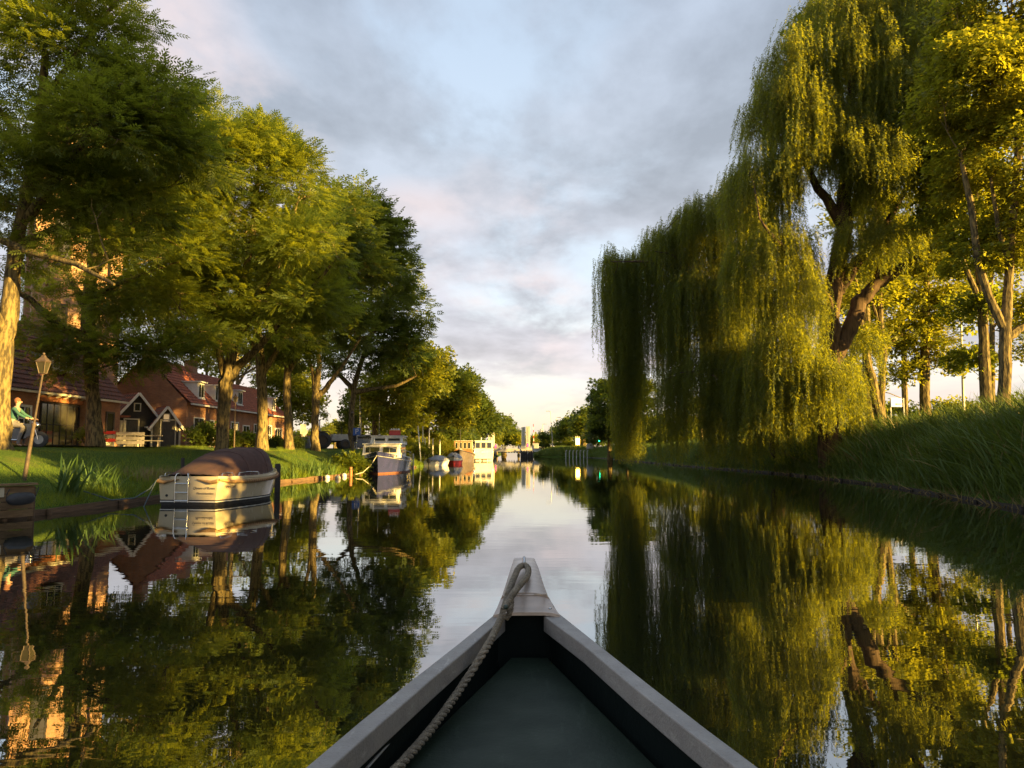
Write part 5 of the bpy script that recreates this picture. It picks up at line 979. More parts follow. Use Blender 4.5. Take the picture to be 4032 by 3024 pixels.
# canvas cover
Hs = [(0.0, .03), (.05, .10), (.14, .32), (.28, .60), (.38, .72), (.46, .77), (.60, .78), (.71, .76), (.75, .68), (.785, .40), (.80, .04)]
cs = []
for k in range(29):
    s = .012 + .785 * k / 28; H = float(np.interp(s, [a for a, b in Hs], [b for a, b in Hs])); j = min(range(len(edge)), key=lambda i: abs(edge[i][1] - s * SL)); wd = float(np.interp(s * SL, [e[1] for e in edge], [e[0] for e in edge])) - .13; zb = shr(s) + .055; row = []
    for m_ in range(21):
        a = math.pi * m_ / 20; cx = math.copysign(abs(math.cos(a)) ** .62, math.cos(a)); sz = math.sin(a) ** .72; row.append((wd * cx * (1 - .16 * sz), s * SL + .02 * math.sin(m_ * 1.3 + k) * sz, zb + H * sz + .008 * math.sin(m_ * 2.1 + k * 1.7)))
    cs.append(row)
cv = MB().loft(cs); cv.add(cs[-1], [tuple(range(21))]); cvo = cv.build('canvas_cover', M['canvas'], slp, smooth=True)
for s, nm in ((.60, 'seam'), (.36, 'seam')):
    k = int(round((s - .012) / .785 * 28)); MB().tube([(x * 1.004, y, z + .006) for x, y, z in cs[k]], .008, 5).build(nm, M['canvas'], cvo)
bt_ = MB()
for k in range(2, 27, 2):
    for m_ in (0, 20): bt_.ball((cs[k][m_][0] * 1.01, cs[k][m_][1], cs[k][m_][2] + .03), .014, 6, 4)
bt_.build('fasteners', M['chrome'], cvo)['kind'] = 'stuff'
# ladder, rails, cleats
ldx = -.16; la = MB()
for x in (ldx - .19, ldx + .19): la.tube([(x, -.05, .08), (x, -.06, .5), (x, -.06, .78), (x + .03 * (1 if x < ldx else -1), -.03, .86), (x + .06 * (1 if x < ldx else -1), .06, .88), (x + .06 * (1 if x < ldx else -1), .12, .80)], .013, 8)
for z in (.14, .36, .60): la.tube([(ldx - .19, -.055, z), (ldx + .19, -.055, z)], .012, 7)
la.build('ladder', M['chrome'], slp, smooth=True)
for s in (-1, 1):
    for y0_, y1_ in ((.25, .7), (1.0, 2.0)):
        xs = [float(np.interp(y_, [e[1] for e in edge], [e[0] for e in edge])) - .06 for y_ in (y0_, y1_)]; MB().tube([(s * xs[0], y0_ - .05, .72), (s * xs[0], y0_, .86), (s * (xs[0] + xs[1]) / 2, (y0_ + y1_) / 2, .88), (s * xs[1], y1_, .86), (s * xs[1], y1_ + .04, .72)], .012, 7).build('grab_rail', M['chrome'], slp, smooth=True)
    MB().tube([(s * .42, SL - .95, .84), (s * .40, SL - .9, 1.0), (s * .22, SL - .35, 1.02), (s * .19, SL - .3, .9)], .012, 7).build('bow_rail', M['chrome'], slp, smooth=True)
MB().box((-W0 + .2, -.0, .8), (.28, .2, .02)).build('stern_plate', M['chrome'], slp)
for x, z in ((.02, .60), (-.62, .27)): MB().tube([(ldx + .16 + x, -.02, z), (ldx + .16 + x, .01, z)], .035, 12).build('outlet', M['chrome'] if z > .4 else M['black'], slp)
M['grey_text'] = surf('grey_lettering', (0.13, 0.11, 0.10)); M['dark_text'] = surf('brown_lettering', (0.06, 0.035, 0.03))
text(slp, 'Queen of Roses', .098, (.47, -.008, .47), (R(90), 0, 0), M['grey_text'], shear=.3); text(slp, 'Monnickendam', .082, (.50, -.008, .33), (R(90), 0, 0), M['grey_text'], shear=.3)
text(slp, 'Mard Lee', .12, (.965, .50, .50), (R(86), 0, R(87)), M['dark_text'], shear=.3)
# mooring ropes of the sloop
def rope(label, pts, r, mt, name='mooring_rope', cat='rope', group='thin mooring ropes'):
    b = Vector(pts[0]); root = thing(name, label, cat, b, group=group); MB().tube([Vector(p) - b for p in pts], r, 6).build('line', M[mt], root, smooth=True); return root
M['blue_rope'] = surf('blue_rope', (0.09, 0.12, 0.13), (0.05, 0.07, 0.08), 20, 0.8)
rope('dark blue line from the sloop stern to the bank', [(-9.65, 20.85, .72), (-9.8, 20.7, .45), (-10.1, 20.5, .22), (-10.6, 20.3, .18), (-11.3, 20.2, .42)], .018, 'blue_rope')
rope('slack line looping from the sloop stern into the water', [(-9.66, 20.8, .7), (-9.75, 20.6, .3), (-9.8, 20.4, -.02), (-9.85, 20.5, -.1)], .014, 'blue_rope')
rope('pale line from the blue cruiser bow to the orange stake', [(-8.9, 43.5, .12), (-8.7, 44.6, .2), (-8.5, 46.0, .6), (-8.4, 47.2, 1.1)], .02, 'cream')
# ---- blue cruiser
bc = thing('motor_cruiser', 'navy blue steel cruiser with white cabin moored bow first', 'boat', (-8.85, 57.2, 0), R(183)); L_, B_ = 10.2, 3.2
shb = lambda s: .88 + .50 * s ** 2.2; kb_ = dict(tr=.82, p=2.1, k0=.84, kb=.42, rake=.7, z0=-.5)
secs, edge = hull(L_, B_, shb, zlo=.10, **kb_); closed_hull(MB(), secs).build('hull', M['navy'], bc, smooth=True)
secs, _ = hull(L_, B_, shb, zhi=.095, levels=3, **kb_); closed_hull(MB(), secs).build('bottom', M['rust'], bc, smooth=True)
MB().loft([[(-w_ * .97, y, z - .18), (w_ * .97, y, z - .18)] for w_, y, z in edge]).build('deck', M['concrete'], bc)
for s in (-1, 1): MB().tube([(s * (w_ + .005), y, z - .24) for w_, y, z in edge], .028, 6).build('rubbing_strake', M['metal_gray'], bc, smooth=True); MB().tube([(s * w_, y, z + .01) for w_, y, z in edge], .022, 6).build('cap_rail', M['navy'], bc, smooth=True)
def cabin(root, ya, yb, w0, z0_, z1_, rake, name='cabin', mt='white', over=.1, wins=2, side=3, wz=None, front_only=False):
    """superstructure, front (bow side) at yb with rake; front face looks to +y local"""
    a = [(-w0 / 2, ya, z0_), (w0 / 2, ya, z0_), (w0 / 2, yb, z0_), (-w0 / 2, yb, z0_)]; t_ = [(-w0 / 2 * .93, ya, z1_), (w0 / 2 * .93, ya, z1_), (w0 / 2 * .93, yb - rake, z1_), (-w0 / 2 * .93, yb - rake, z1_)]
    o = MB().add(a + t_, [(3, 2, 1, 0), (4, 5, 6, 7), (0, 1, 5, 4), (1, 2, 6, 5), (2, 3, 7, 6), (3, 0, 4, 7)]).build(name, M[mt], root, bevel=.03)
    MB().box((0, (ya + yb - rake) / 2, z1_ + .035), (w0 * .93 + over * 2, yb - rake - ya + over * 2, .07)).build('cabin_roof', M['white'], root, bevel=.025)
    h = z1_ - z0_; zc = wz or (z0_ + h * .58); hh = h * .5
    def quadwin(c, r_, u_, ww, hh_, n_):
        fr = MB(); Mx = Matrix((r_, n_, u_)).transposed()
        for s in (-1, 1): fr.box(c + r_ * s * ww / 2, (.05, .05, hh_ + .05), M=Mx); fr.box(c + u_ * s * hh_ / 2, (ww, .05, .05), M=Mx)
        f_ = fr.build('window', M['cream'], root); MB().box(c, (ww - .02, .03, hh_ - .02), M=Mx).build('pane', M['glass'], f_)
    yf = lambda z: yb - rake * (z - z0_) / h; u_ = Vector((0, -rake, h)).normalized(); r_ = Vector((1, 0, 0)); n_ = r_.cross(u_) * -1; n_ = n_ if n_.y > 0 else -n_
    for k in range(wins): quadwin(Vector(((k - (wins - 1) / 2) * w0 * .9 / wins, yf(zc), zc)) + n_ * .01, r_, u_, w0 * .9 / wins - .18, hh, n_)
    for s in (-1, 1):
        xs = w0 / 2 * (1 - .07 * (zc - z0_) / h)
        for k in range(side): quadwin(Vector((s * (xs + .005), ya + (yb - rake * .5 - ya) * (k + .5) / side, zc)), Vector((0, 1, 0)), Vector((-s * .035 * w0 / h, 0, 1)).normalized(), (yb - ya) * .8 / side - .1, hh, Vector((s, 0, 0)))
    return o
cabin(bc, 3.6, 8.3, 2.45, 1.0, 1.86, .35, wins=2, side=3); cabin(bc, 1.8, 5.3, 2.25, 1.88, 2.42, .45, 'wheelhouse', wins=2, side=2)
bs = thing('crate', 'red and white crate of fenders on the cruiser roof', 'crate', (-8.15, 53.0, 2.51), R(8)); MB().box((0, 0, .16), (.78, .6, .3)).build('body', M['red'], bs, bevel=.01); MB().box((0, 0, .33), (.82, .64, .05)).build('rim', M['orange'], bs)
for k in range(4): MB().ball((-.24 + k * .16, 0, .38), (.08, .22, .11), 8, 6).build('fender', M['white'], bs, smooth=True)
mt_ = MB(); mt_.tube([(.45, 8.2, 1.85), (.45, 8.15, 2.35)], .045, 8); mt_.build('bow_post', M['white'], bc); MB().tube([(.5, 5.3, 2.4), (.5, 5.2, 4.0)], .012, 5).build('aerial', M['metal_gray'], bc)
for s in (-1, 1):
    MB().tube([(s * w_ * .95, y, z + .42) for w_, y, z in edge if 2 < y < 9.3], .018, 6).build('guard_rail', M['metal_gray'], bc, smooth=True)
    for yy_ in (2.4, 4.2, 6.0, 7.6, 8.9): w_ = float(np.interp(yy_, [e[1] for e in edge], [e[0] for e in edge])); z_ = shb(yy_ / L_); MB().tube([(s * w_ * .95, yy_, z_ - .1), (s * w_ * .95, yy_, z_ + .42)], .018, 6).build('stanchion', M['cream'], bc)
an = MB(); an.box((-1.05, 8.7, 1.12), (.05, .3, .12), rz=.4); an.build('fairlead', M['chrome'], bc)
ct_ = MB(); ct_.tube([(0, 9.6, 1.2), (0, 9.6, 1.42)], .09, 10); ct_.build('bollard', M['cream'], bc)
# ---- white dinghy with outboard
dg = thing('dinghy', 'small white dinghy with canvas hood moored behind the cruiser', 'boat', (-7.75, 71.8, 0), R(-22)); shd = lambda s: .42 + .22 * s ** 2; kd = dict(tr=.8, p=2.4, k0=.8, kb=.3, rake=.4, z0=-.15)
secs, edge = hull(3.9, 1.65, shd, n=14, **kd); closed_hull(MB(), secs).build('hull', M['white'], dg, smooth=True); MB().loft([[(-w_ * .98, y, z - .01), (w_ * .98, y, z - .01)] for w_, y, z in edge]).build('deck', M['white'], dg)
hd = MB(); hd.loft([[(-.62, y, .5), (-.58, y, .5 + h * .7), (-.3, y, .5 + h), (.3, y, .5 + h), (.58, y, .5 + h * .7), (.62, y, .5)] for y, h in ((.3, .12), (.9, .38), (1.7, .5), (2.3, .42), (2.7, .1))], caps=True); hd.build('hood', M['tarp'], dg, smooth=True)
ob = MB(); ob.box((0, -.22, .5), (.26, .3, .38)); ob.box((0, -.2, .15), (.09, .12, .6)); ob.build('outboard_motor', M['black'], dg, bevel=.03)
# ---- red hulled boat under grey tarpaulin
rbo = thing('tender_boat', 'red and white small boat under a wrinkled grey tarpaulin', 'boat', (-6.45, 85.6, 0), R(183)); shr2 = lambda s: .5 + .2 * s ** 2; kr = dict(tr=.8, p=2.3, k0=.85, kb=.25, rake=.3, z0=-.15)
secs, edge = hull(4.2, 1.95, shr2, n=14, zhi=.36, **kr); closed_hull(MB(), secs).build('hull', M['red'], rbo, smooth=True); secs, edge = hull(4.2, 1.97, shr2, n=14, zlo=.37, **kr); closed_hull(MB(), secs).build('top_strake', M['white'], rbo, smooth=True)
MB().loft([[(-w_ * .9 * math.copysign(1, 1), y, z)] + [(w_ * .9 * -math.cos(a), y, z + (.62 if 1 < y < 3.3 else .25) * math.sin(a) + .05 * math.sin(a * 9 + y * 3)) for a in np.linspace(.1, 3.04, 16)] + [(w_ * .9, y, z)] for w_, y, z in edge if y < 4.1]).build('tarpaulin', M['tarp'], rbo, smooth=True)
# ---- dark wooden barge with wheelhouse
M['barge'] = surf('brown_barge_hull', (0.13, 0.10, 0.08), (0.09, 0.07, 0.06), 3, 0.5, coat=.2)
bg_ = thing('barge', 'dark brown barge with varnished red wheelhouse and thin mast', 'boat', (-6.2, 101, 0), R(180)); shg = lambda s: .85 + .68 * s ** 2.2; kg = dict(tr=.75, p=2.6, k0=.86, kb=.35, rake=.35, z0=-.4)
secs, edge = hull(11, 3.0, shg, **kg); closed_hull(MB(), secs).build('hull', M['barge'], bg_, smooth=True); MB().loft([[(-w_ * .97, y, z - .03), (0, y, z + .08), (w_ * .97, y, z - .03)] for w_, y, z in edge]).build('deck', M['concrete'], bg_)
for s in (-1, 1): MB().tube([(s * (w_ + .02), y, z - .05) for w_, y, z in edge], .05, 6).build('rubbing_strake', M['stained'], bg_, smooth=True)
fc = MB(); fc.loft([[(-w_ * .85, y, z), (0, y, z + .32), (w_ * .85, y, z)] for w_, y, z in edge if y > 7.2], caps=True); fc.build('fore_cover', M['whitewood'], bg_)
cabin(bg_, 2.3, 5.0, 2.35, 1.05, 2.62, .08, 'wheelhouse', 'orangewood', .1, 4, 3, wz=2.05); MB().tube([(.1, 8.2, 1.6), (.1, 8.2, 4.1)], [.045, .025], 8).build('mast', M['black'], bg_); MB().tube([(-.5, 8.2, 3.5), (.6, 8.2, 3.5)], .02, 6).build('yard', M['black'], bg_)
# ---- white cabin cruiser, stern to us
wc = thing('cabin_cruiser', 'bright white cabin cruiser moored stern first before the bridge', 'boat', (-3.95, 106, 0), R(3)); shw = lambda s: 1.12 + .45 * s ** 2; kw2 = dict(tr=.92, p=2.4, k0=.88, kb=.3, rake=.5, z0=-.4)
secs, edge = hull(9.5, 2.95, shw, **kw2); closed_hull(MB(), secs).build('hull', M['white'], wc, smooth=True); MB().loft([[(-w_ * .97, y, z - .02), (w_ * .97, y, z - .02)] for w_, y, z in edge]).build('deck', M['white'], wc)
wcb = cabin(wc, 1.2, 6.4, 2.6, 1.1, 2.78, .7, wins=3, side=4, wz=2.1)
for k in range(3):
    x = (-.8, 0, .8)[k]; f_ = MB()
    for s in (-1, 1): f_.box((x + s * .33, 1.18, 2.15), (.06, .05, .8)); f_.box((x, 1.18, 2.15 + s * .4), (.7, .05, .06))
    fo = f_.build('window', M['cream'], wc); MB().box((x, 1.185, 2.15), (.62, .03, .76)).build('pane', M['glass'], fo)
for s in (-1, 1): MB().tube([(s * 1.3, .1, 1.1), (s * 1.3, .1, 1.7), (s * 1.3, 1.1, 1.75)], .025, 6).build('stern_rail', M['chrome'], wc)
MB().tube([(-.3, 3, 2.8), (-.3, 3, 3.3)], .05, 8).build('roof_post', M['white'], wc); sw = MB(); sw.box((0, -.2, .3), (2.4, .45, .08)); sw.build('swim_platform', M['cream'], wc)
for s in (-1, 1): MB().tube([(s * .5, -.45, -.2), (s * .5, -.45, .3)], .05, 6).build('platform_leg', M['metal_gray'], wc)

# ================================================================ BRIDGE
BY = 163.0
bx0, bx1 = P(1925, 1772, BY).x, P(2100, 1772, BY).x
brg = thing('canal_bridge', 'low concrete road bridge crossing the far end of the canal', 'bridge', (0, BY, 0)); zt_ = P(2000, 1766, BY).z; zb_ = P(2000, 1779, BY).z
MB().box(((bx0 - 12 + bx1) / 2, BY + 4, (zt_ + zb_) / 2), (bx1 - bx0 + 12, 8, zt_ - zb_)).build('deck', M['concrete'], brg, world=True)
gb = MB()
for k in range(9): x = P(1962 + k * 10.5, 1772, BY).x; gb.box((x, BY + 3.8, zb_ - .12), (.28, 7.6, .24))
gb.build('girders', M['concrete_dark'], brg, world=True)
MB().box(((bx0 + P(1956, 0, BY).x) / 2 - 1, BY + 4, .1), (P(1956, 0, BY).x - bx0 + 2.0, 7.8, 2 * zb_ - .3)).build('abutment', M['concrete_dark'], brg, world=True)
MB().box(((P(2049, 0, BY).x + bx1) / 2, BY + 4.1, .18), (bx1 - P(2049, 0, BY).x, 8.4, 2 * zb_ - .5)).build('abutment', M['concrete_dark'], brg, world=True)
for zz0 in (1757, 1762): MB().bar((bx0 - 10, BY + .05, P(0, zz0, BY).z), (bx1, BY + .05, P(0, zz0, BY).z), .06, .09).build('rail', M['metal_gray'], brg, world=True)
for k in range(12): x = bx0 - 8 + (bx1 - bx0 + 8) * k / 11; MB().box((x, BY + .05, zt_ + .45), (.08, .08, .95)).build('baluster', M['metal_gray'], brg, world=True)
for k in range(5): x = P(2052 + k * 9, 0, BY).x; MB().tube([(x, BY - .5, -.5), (x, BY - .5, zb_ + .3)], .13, 8).build('guard_pile', M['darkwood'], brg, world=True)
def pylon(label, pxa, pxb, ytop, ybot, D, mt='concrete', taper=.98):
    a, b = P(pxa, ybot, D), P(pxb, ybot, D); zt2 = P(pxa, ytop, D).z; z0_ = zt_ ; root = thing('bridge_pylon', label, 'pylon', ((a.x + b.x) / 2, D, z0_), group='bridge pylons'); w_ = b.x - a.x; h = zt2 - z0_
    MB().box((0, 0, h / 2), (w_, w_ * 1.3, h), taper=taper).build('shaft', M[mt], root, bevel=.08); MB().box((0, 0, .15), (w_ * 1.2, w_ * 1.5, .3)).build('base', M['concrete'], root); MB().box((0, -w_ * .66, h * .55), (w_ * .08, .03, h * .8)).build('joint', M['metal_gray'], root)
pylon('left one of the twin pale bridge pylons', 2053, 2068, 1681, 1766, BY + 1.5, 'cream'); pylon('right one of the twin pale bridge pylons', 2070, 2087, 1679, 1766, BY + .9, 'concrete'); pylon('tapering pale pylon partly hidden by the dark linden', 1921, 1948, 1680, 1764, BY + 1.5, 'cream', .78)
M['redlamp'] = emit('red_signal_lamp', (1, .02, .04), 5); M['greenlamp'] = emit('green_signal_lamp', (.02, 1, .45), 3)
def signal(label, px, D, ytop, ybot, wpx, lamp, on, side=False, ztree=None):
    t_ = P(px, ytop, D); b_ = P(px, ybot, D); w_ = W(wpx, D); h = t_.z - b_.z; zf = gz(t_.x, D) if px > 2200 else .6; root = thing('traffic_light', label, 'traffic light', (t_.x, D, zf), group='signal lights at the bridge'); q = b_.z - zf
    MB().tube([(0, .1, 0), (0, .1, q + .1)], .07, 8).build('pole', M['metal_gray'], root); rim_ = MB(); bod = MB()
    for mbx, sc_, yy_ in ((rim_, 1.0, 0), (bod, .76, -.04)):
        pr = []
        for k in range(20): a = 2 * math.pi * k / 20; pr.append((w_ / 2 * sc_ * math.cos(a), q + h / 2 + (h / 2 - w_ / 2) * (1 if math.sin(a) >= 0 else -1) + w_ / 2 * sc_ * math.sin(a)))
        mbx.prism(pr, lambda x, z: (x, yy_ + .06, z), lambda x, z: (x, yy_ - .02, z))
    rim_.build('backboard', M['white'], root); bo = bod.build('housing', M['black'], root)
    for k in (0, 1): zc = q + h * (.34 + .32 * k); MB().tube([(0, -.07, zc), (0, -.1, zc)], w_ * .24, 12).build('lamp', M[lamp] if k in on else M['black'], root)
signal('red signal light at the left bridge pier', 1952, BY - 1, 1747, 1767, 11, 'redlamp', (0, 1)); signal('red signal light in front of the right pylon', 2078, BY - 1, 1743, 1763, 11, 'redlamp', (0, 1)); signal('green signal light on the right bank', 2358, 150, 1717, 1742, 20, 'greenlamp', (0,))
# barrier boom
bb = thing('barrier_boom', 'raised red and white striped barrier boom beside the pylons', 'barrier', (P(2098, 0, BY + 2).x, BY + 2, zt_)); hb_ = P(2095, 1675, BY + 2).z - zt_
for k in range(8): MB().bar((-.12 * k / 8, 0, hb_ * k / 8 + .3), (-.12 * (k + 1) / 8, 0, hb_ * (k + 1) / 8 + .3), .13, .13).build('stripe', M['red' if k % 2 else 'white'], bb)
MB().box((0, 0, .35), (.6, .6, .8)).build('housing', M['metal_gray'], bb); cab = thing('control_cabinet', 'grey control cabinet right of the barrier boom', 'cabinet', (P(2104, 0, BY + 1).x, BY + 1, zt_)); MB().box((0, 0, .55), (1.3, .8, 1.1)).build('body', M['metal_gray'], cab, bevel=.03); MB().box((0, -.42, .55), (.9, .03, .85)).build('door', M['concrete'], cab); MB().box((0, 0, 1.13), (1.4, .9, .06)).build('lid', M['concrete'], cab)
# road lamps
def roadlamp(label, px, pxt, D, ytop, arm, ybot=1760):
    b = P(px, ybot, D); t_ = P(pxt, ytop, D); root = thing('street_lamp', label, 'street lamp', (b.x, D, 1.95), group='tall street lamps beyond the bridge'); v_ = Vector((t_.x - b.x, 0, t_.z - 1.95)); r = .00038 * D + .03
    MB().tube([(0, 0, 0), v_ * .5, v_], [r * 1.4, r, r * .7], 8).build('pole', M['metal_gray'], root, smooth=True); a_ = W(arm, D); MB().tube([v_, v_ + Vector((a_ * .3, 0, .12)), v_ + Vector((a_, 0, .14))], r * .7, 6).build('arm', M['metal_gray'], root); MB().box(v_ + Vector((a_ * 1.05, 0, .12)), (abs(a_) * .35 + .2, .3, .14)).build('lamp_head', M['metal_gray'], root)
roadlamp('tallest street lamp with its head turned left', 2177, 2168, 176, 1621, -13); roadlamp('street lamp with straight arm to the right beside the tallest', 2197, 2191, 186, 1646, 12); roadlamp('small street lamp far left of the tallest one', 2138, 2137, 240, 1671, 11); roadlamp('smallest street lamp left of the tallest one', 2131, 2130, 290, 1690, 6); roadlamp('small street lamp directly behind the tallest one', 2158, 2155, 250, 1702, 8); roadlamp('short street lamp right of the straight armed one', 2192, 2190, 260, 1710, 8)
gr = thing('guard_rail', 'white guard rail along the road right of the street lamps', 'guard rail', (P(2183, 0, 176).x, 176, 1.95))
for z in (1751, 1757): MB().box((W(20, 176), 0, P(0, z, 176).z - 1.95), (W(42, 176), .08, .16)).build('rail', M['whitewood'], gr)
for k in range(5): MB().box((W(2 + k * 9, 176), 0, .25), (.12, .1, 1.2)).build('post', M['whitewood'], gr)
car('pale car crossing beyond the bridge barrier', 2118, 182, 0.1, 'carpaint_silver'); car('second pale car near the tall street lamp', 2150, 190, 0.1, 'carpaint_silver')
# boards on right bank
ys_ = thing('warning_board', 'yellow warning board with its low sun glare put in as glow', 'sign', (P(2262, 0, 158).x, 158, gz(P(2262, 0, 158).x, 158)))
z1_ = P(0, 1726, 158).z - ys_.location.z; z0_ = P(0, 1750, 158).z - ys_.location.z
M['glare_yellow'] = emit('amber_sun_glare', (1.0, .55, .06), 9)  # board is no lamp; emission stands in for its sun glare
MB().box((0, 0, (z1_ + z0_) / 2), (W(15, 158), .12, z1_ - z0_), rz=.3).build('panel', M['glare_yellow'], ys_)
for k in (-1, 0, 1): MB().box((k * W(7, 158), .1, z1_ * .55), (.16, .1, z1_ * (1.35 if k < 1 else 1.25))).build('post', M['cream'], ys_)
gbd = thing('info_board', 'grey board with lower box on the right bank', 'board', (P(2307, 0, 152).x, 152, gz(P(2307, 0, 152).x, 152))); zt3 = P(0, 1719, 152).z - gbd.location.z; zm3 = P(0, 1744, 152).z - gbd.location.z
MB().box((0, 0, (zt3 + zm3) / 2), (W(23, 152), .12, zt3 - zm3)).build('panel', M['concrete'], gbd); MB().box((W(1, 152), 0, zm3 / 2), (W(28, 152), .6, zm3 - .03)).build('cabinet', M['metal_gray'], gbd)
for k in range(4): MB().box((0, -.07, zm3 + .2 + k * .28), (W(17, 152), .02, .06)).build('stripe', M['whitewood'], gbd)
# curved mooring poles (guide piles)
def guide(px, top): 
    a = P(px, top, 150); return a
gp = None
for k in range(7):
    px = 2228 + k * 14; a = P(px, 1773, 146); z_ = a.z; lb = ['leftmost', 'second', 'third', 'fourth', 'fifth', 'sixth', 'rightmost'][k] + ' of the seven curved mooring poles right of the bridge'
    if k == 0:
        gp = thing('guide_pole', lb, 'pole', (a.x, 146, 0), group='curved mooring poles right of the bridge'); MB().tube([(0, 0, -.5), (0, 0, z_ * .7), (.04, 0, z_ * .93), (.2, 0, z_)], [.09, .08, .07, .06], 8).build('shaft', M['metal_gray'], gp, smooth=True); MB().box((.22, 0, z_), (.18, .14, .12)).build('cap', M['whitewood'], gp)
    else: copy_tree(gp, (a.x, 146, 0), label=lb)
# right bank sign and lamp seen between trunks
sg = thing('direction_sign', 'blue road direction sign seen between the right trunks', 'sign', onground(3542, 58)); z1_ = P(0, 1567, 58).z - sg.location.z; z0_ = P(0, 1602, 58).z - sg.location.z
pn = MB().box((0, 0, (z1_ + z0_) / 2), (W(62, 58), .05, z1_ - z0_), rz=.25).build('panel', M['blue_sign'], sg); MB().box((.12, -.06, z0_ + .22), (.5, .02, .09), rz=.25).build('red_strip', M['red'], pn); MB().box((-.05, -.05, z1_ - .1), (.95, .02, .04), rz=.25).build('white_line', M['white'], pn)
for s in (-1, 1): MB().box((s * .5, .06, z1_ / 2), (.07, .07, z1_)).build('post', M['metal_gray'], sg)
lp = thing('street_lamp', 'pale green road lamp pole between the right bank poplars', 'street lamp', onground(3800, 55)); t_ = P(3782, 1215, 55) - lp.location; MB().tube([(0, 0, 0), t_ * .5, t_], [.11, .09, .06], 9).build('pole', M['cream'], lp, smooth=True); MB().tube([t_, t_ + Vector((.5, 0, .05)), t_ + Vector((1.2, 0, .1))], .035, 6).build('arm', M['metal_gray'], lp); MB().box(t_ + Vector((1.35, 0, .08)), (.6, .25, .1)).build('lamp_head', M['metal_gray'], lp)

# ================================================================ PERSON ON A MOTORCYCLE
mc = thing('motorcycle', 'black motorcycle parked on the lawn at the left edge', 'motorcycle', Vector(onground(72, 27.5)), R(12)); Rr = .3
for x in (-.62, .66): wheel(mc, (x, 0, Rr), Rr, .13, 'y', 'metal_gray')
bd_ = MB(); bd_.loft([[(x, -w_, z0), (x, -w_ * .8, z1), (x, w_ * .8, z1), (x, w_, z0)] for x, w_, z0, z1 in ((-.75, .06, .55, .66), (-.45, .13, .42, .74), (-.1, .15, .3, .72), (.15, .14, .3, .86), (.4, .11, .45, .88), (.55, .06, .62, .82))], closed=True, caps=True); bd_.build('body', M['carpaint'], mc, smooth=True)
MB().box((-.3, 0, .78), (.62, .24, .08)).build('seat', M['rubber'], mc, bevel=.03); fk = MB()
for s in (-1, 1): fk.bar((.66, s * .09, .3), (.45, s * .09, .95), .03, .03)
fk.tube([(.40, -.34, 1.0), (.45, 0, .98), (.40, .34, 1.0)], .016, 6); fk.build('fork', M['chrome'], mc); MB().ball((.58, 0, .82), (.09, .11, .11), 10, 7).build('headlight', M['chrome'], mc, smooth=True); MB().box((-.8, 0, .62), (.05, .12, .07)).build('tail_light', M['red'], mc)
MB().tube([(.0, -.16, .28), (-.7, -.2, .3)], [.035, .05], 8).build('exhaust', M['chrome'], mc)
def skin_body(name, joints, edges, root_i, mat, parent, sub=2):
    me = bpy.data.meshes.new(name); me.from_pydata([j[0] for j in joints], edges, []); o = bpy.data.objects.new(name, me); COL.objects.link(o); o.parent = parent; me.materials.append(mat)
    sk = o.modifiers.new('skin', 'SKIN'); sk.use_smooth_shade = True
    if not me.skin_vertices:
        bpy.context.view_layer.objects.active = o; bpy.ops.mesh.customdata_skin_add()
    for i, j in enumerate(joints):
        v_ = me.skin_vertices[0].data[i]; r = j[1]; v_.radius = r if hasattr(r, '__len__') else (r, r); v_.use_root = (i == root_i)
    s_ = o.modifiers.new('sub', 'SUBSURF'); s_.levels = sub; s_.render_levels = sub; return o
pl = mc.location + Vector((-.02, 0, 0)); ps = thing('person', 'seated person in green and white jacket seen from behind on the motorcycle', 'person', (mc.location.x + .06, mc.location.y - .02, mc.location.z), R(12))
J = [((-.28, 0, .86), .13), ((-.27, 0, 1.05), (.14, .11)), ((-.22, 0, 1.28), (.17, .12)), ((-.18, 0, 1.42), (.12, .09)), ((-.15, 0, 1.50), .055),
     ((-.17, -.19, 1.40), .065), ((.02, -.27, 1.20), .048), ((.28, -.28, 1.06), .036), ((.36, -.28, 1.04), .03), ((-.17, .19, 1.40), .065), ((.02, .27, 1.20), .048), ((.28, .28, 1.06), .036), ((.36, .28, 1.04), .03),
     ((-.22, -.12, .84), .10), ((.16, -.2, .76), .075), ((.05, -.22, .38), .052), ((.02, -.22, .12), .042), ((.15, -.22, .07), .038), ((-.22, .12, .84), .10), ((.16, .2, .76), .075), ((.05, .22, .38), .052), ((.02, .22, .12), .042), ((.15, .22, .07), .038), ((-.13, 0, 1.62), (.085, .10)), ((-.12, 0, 1.72), (.08, .09))]
E = [(0, 1), (1, 2), (2, 3), (3, 4), (3, 5), (5, 6), (6, 7), (7, 8), (3, 9), (9, 10), (10, 11), (11, 12), (0, 13), (13, 14), (14, 15), (15, 16), (16, 17), (0, 18), (18, 19), (19, 20), (20, 21), (21, 22), (4, 23), (23, 24)]
skin_body('body', J, E, 0, M['skin'], ps)
M['jacket'] = surf('green_jacket', (0.035, 0.12, 0.10), (0.03, 0.09, 0.075), 9, 0.8); 
Jk = [(j[0], tuple(x * 1.14 for x in j[1]) if hasattr(j[1], '__len__') else j[1] * 1.22) for j in J[:13]]; Ek = [e for e in E if e[0] < 12 and e[1] < 12 and 4 not in e and 8 not in e and 0 not in e]
Jk[1] = ((-.275, 0, .93), (.16, .13)); jj = [Jk[i] for i in (1, 2, 3, 5, 6, 7, 9, 10, 11)]; skin_body('jacket', jj, [(0, 1), (1, 2), (2, 3), (3, 4), (4, 5), (2, 6), (6, 7), (7, 8)], 0, M['jacket'], ps)
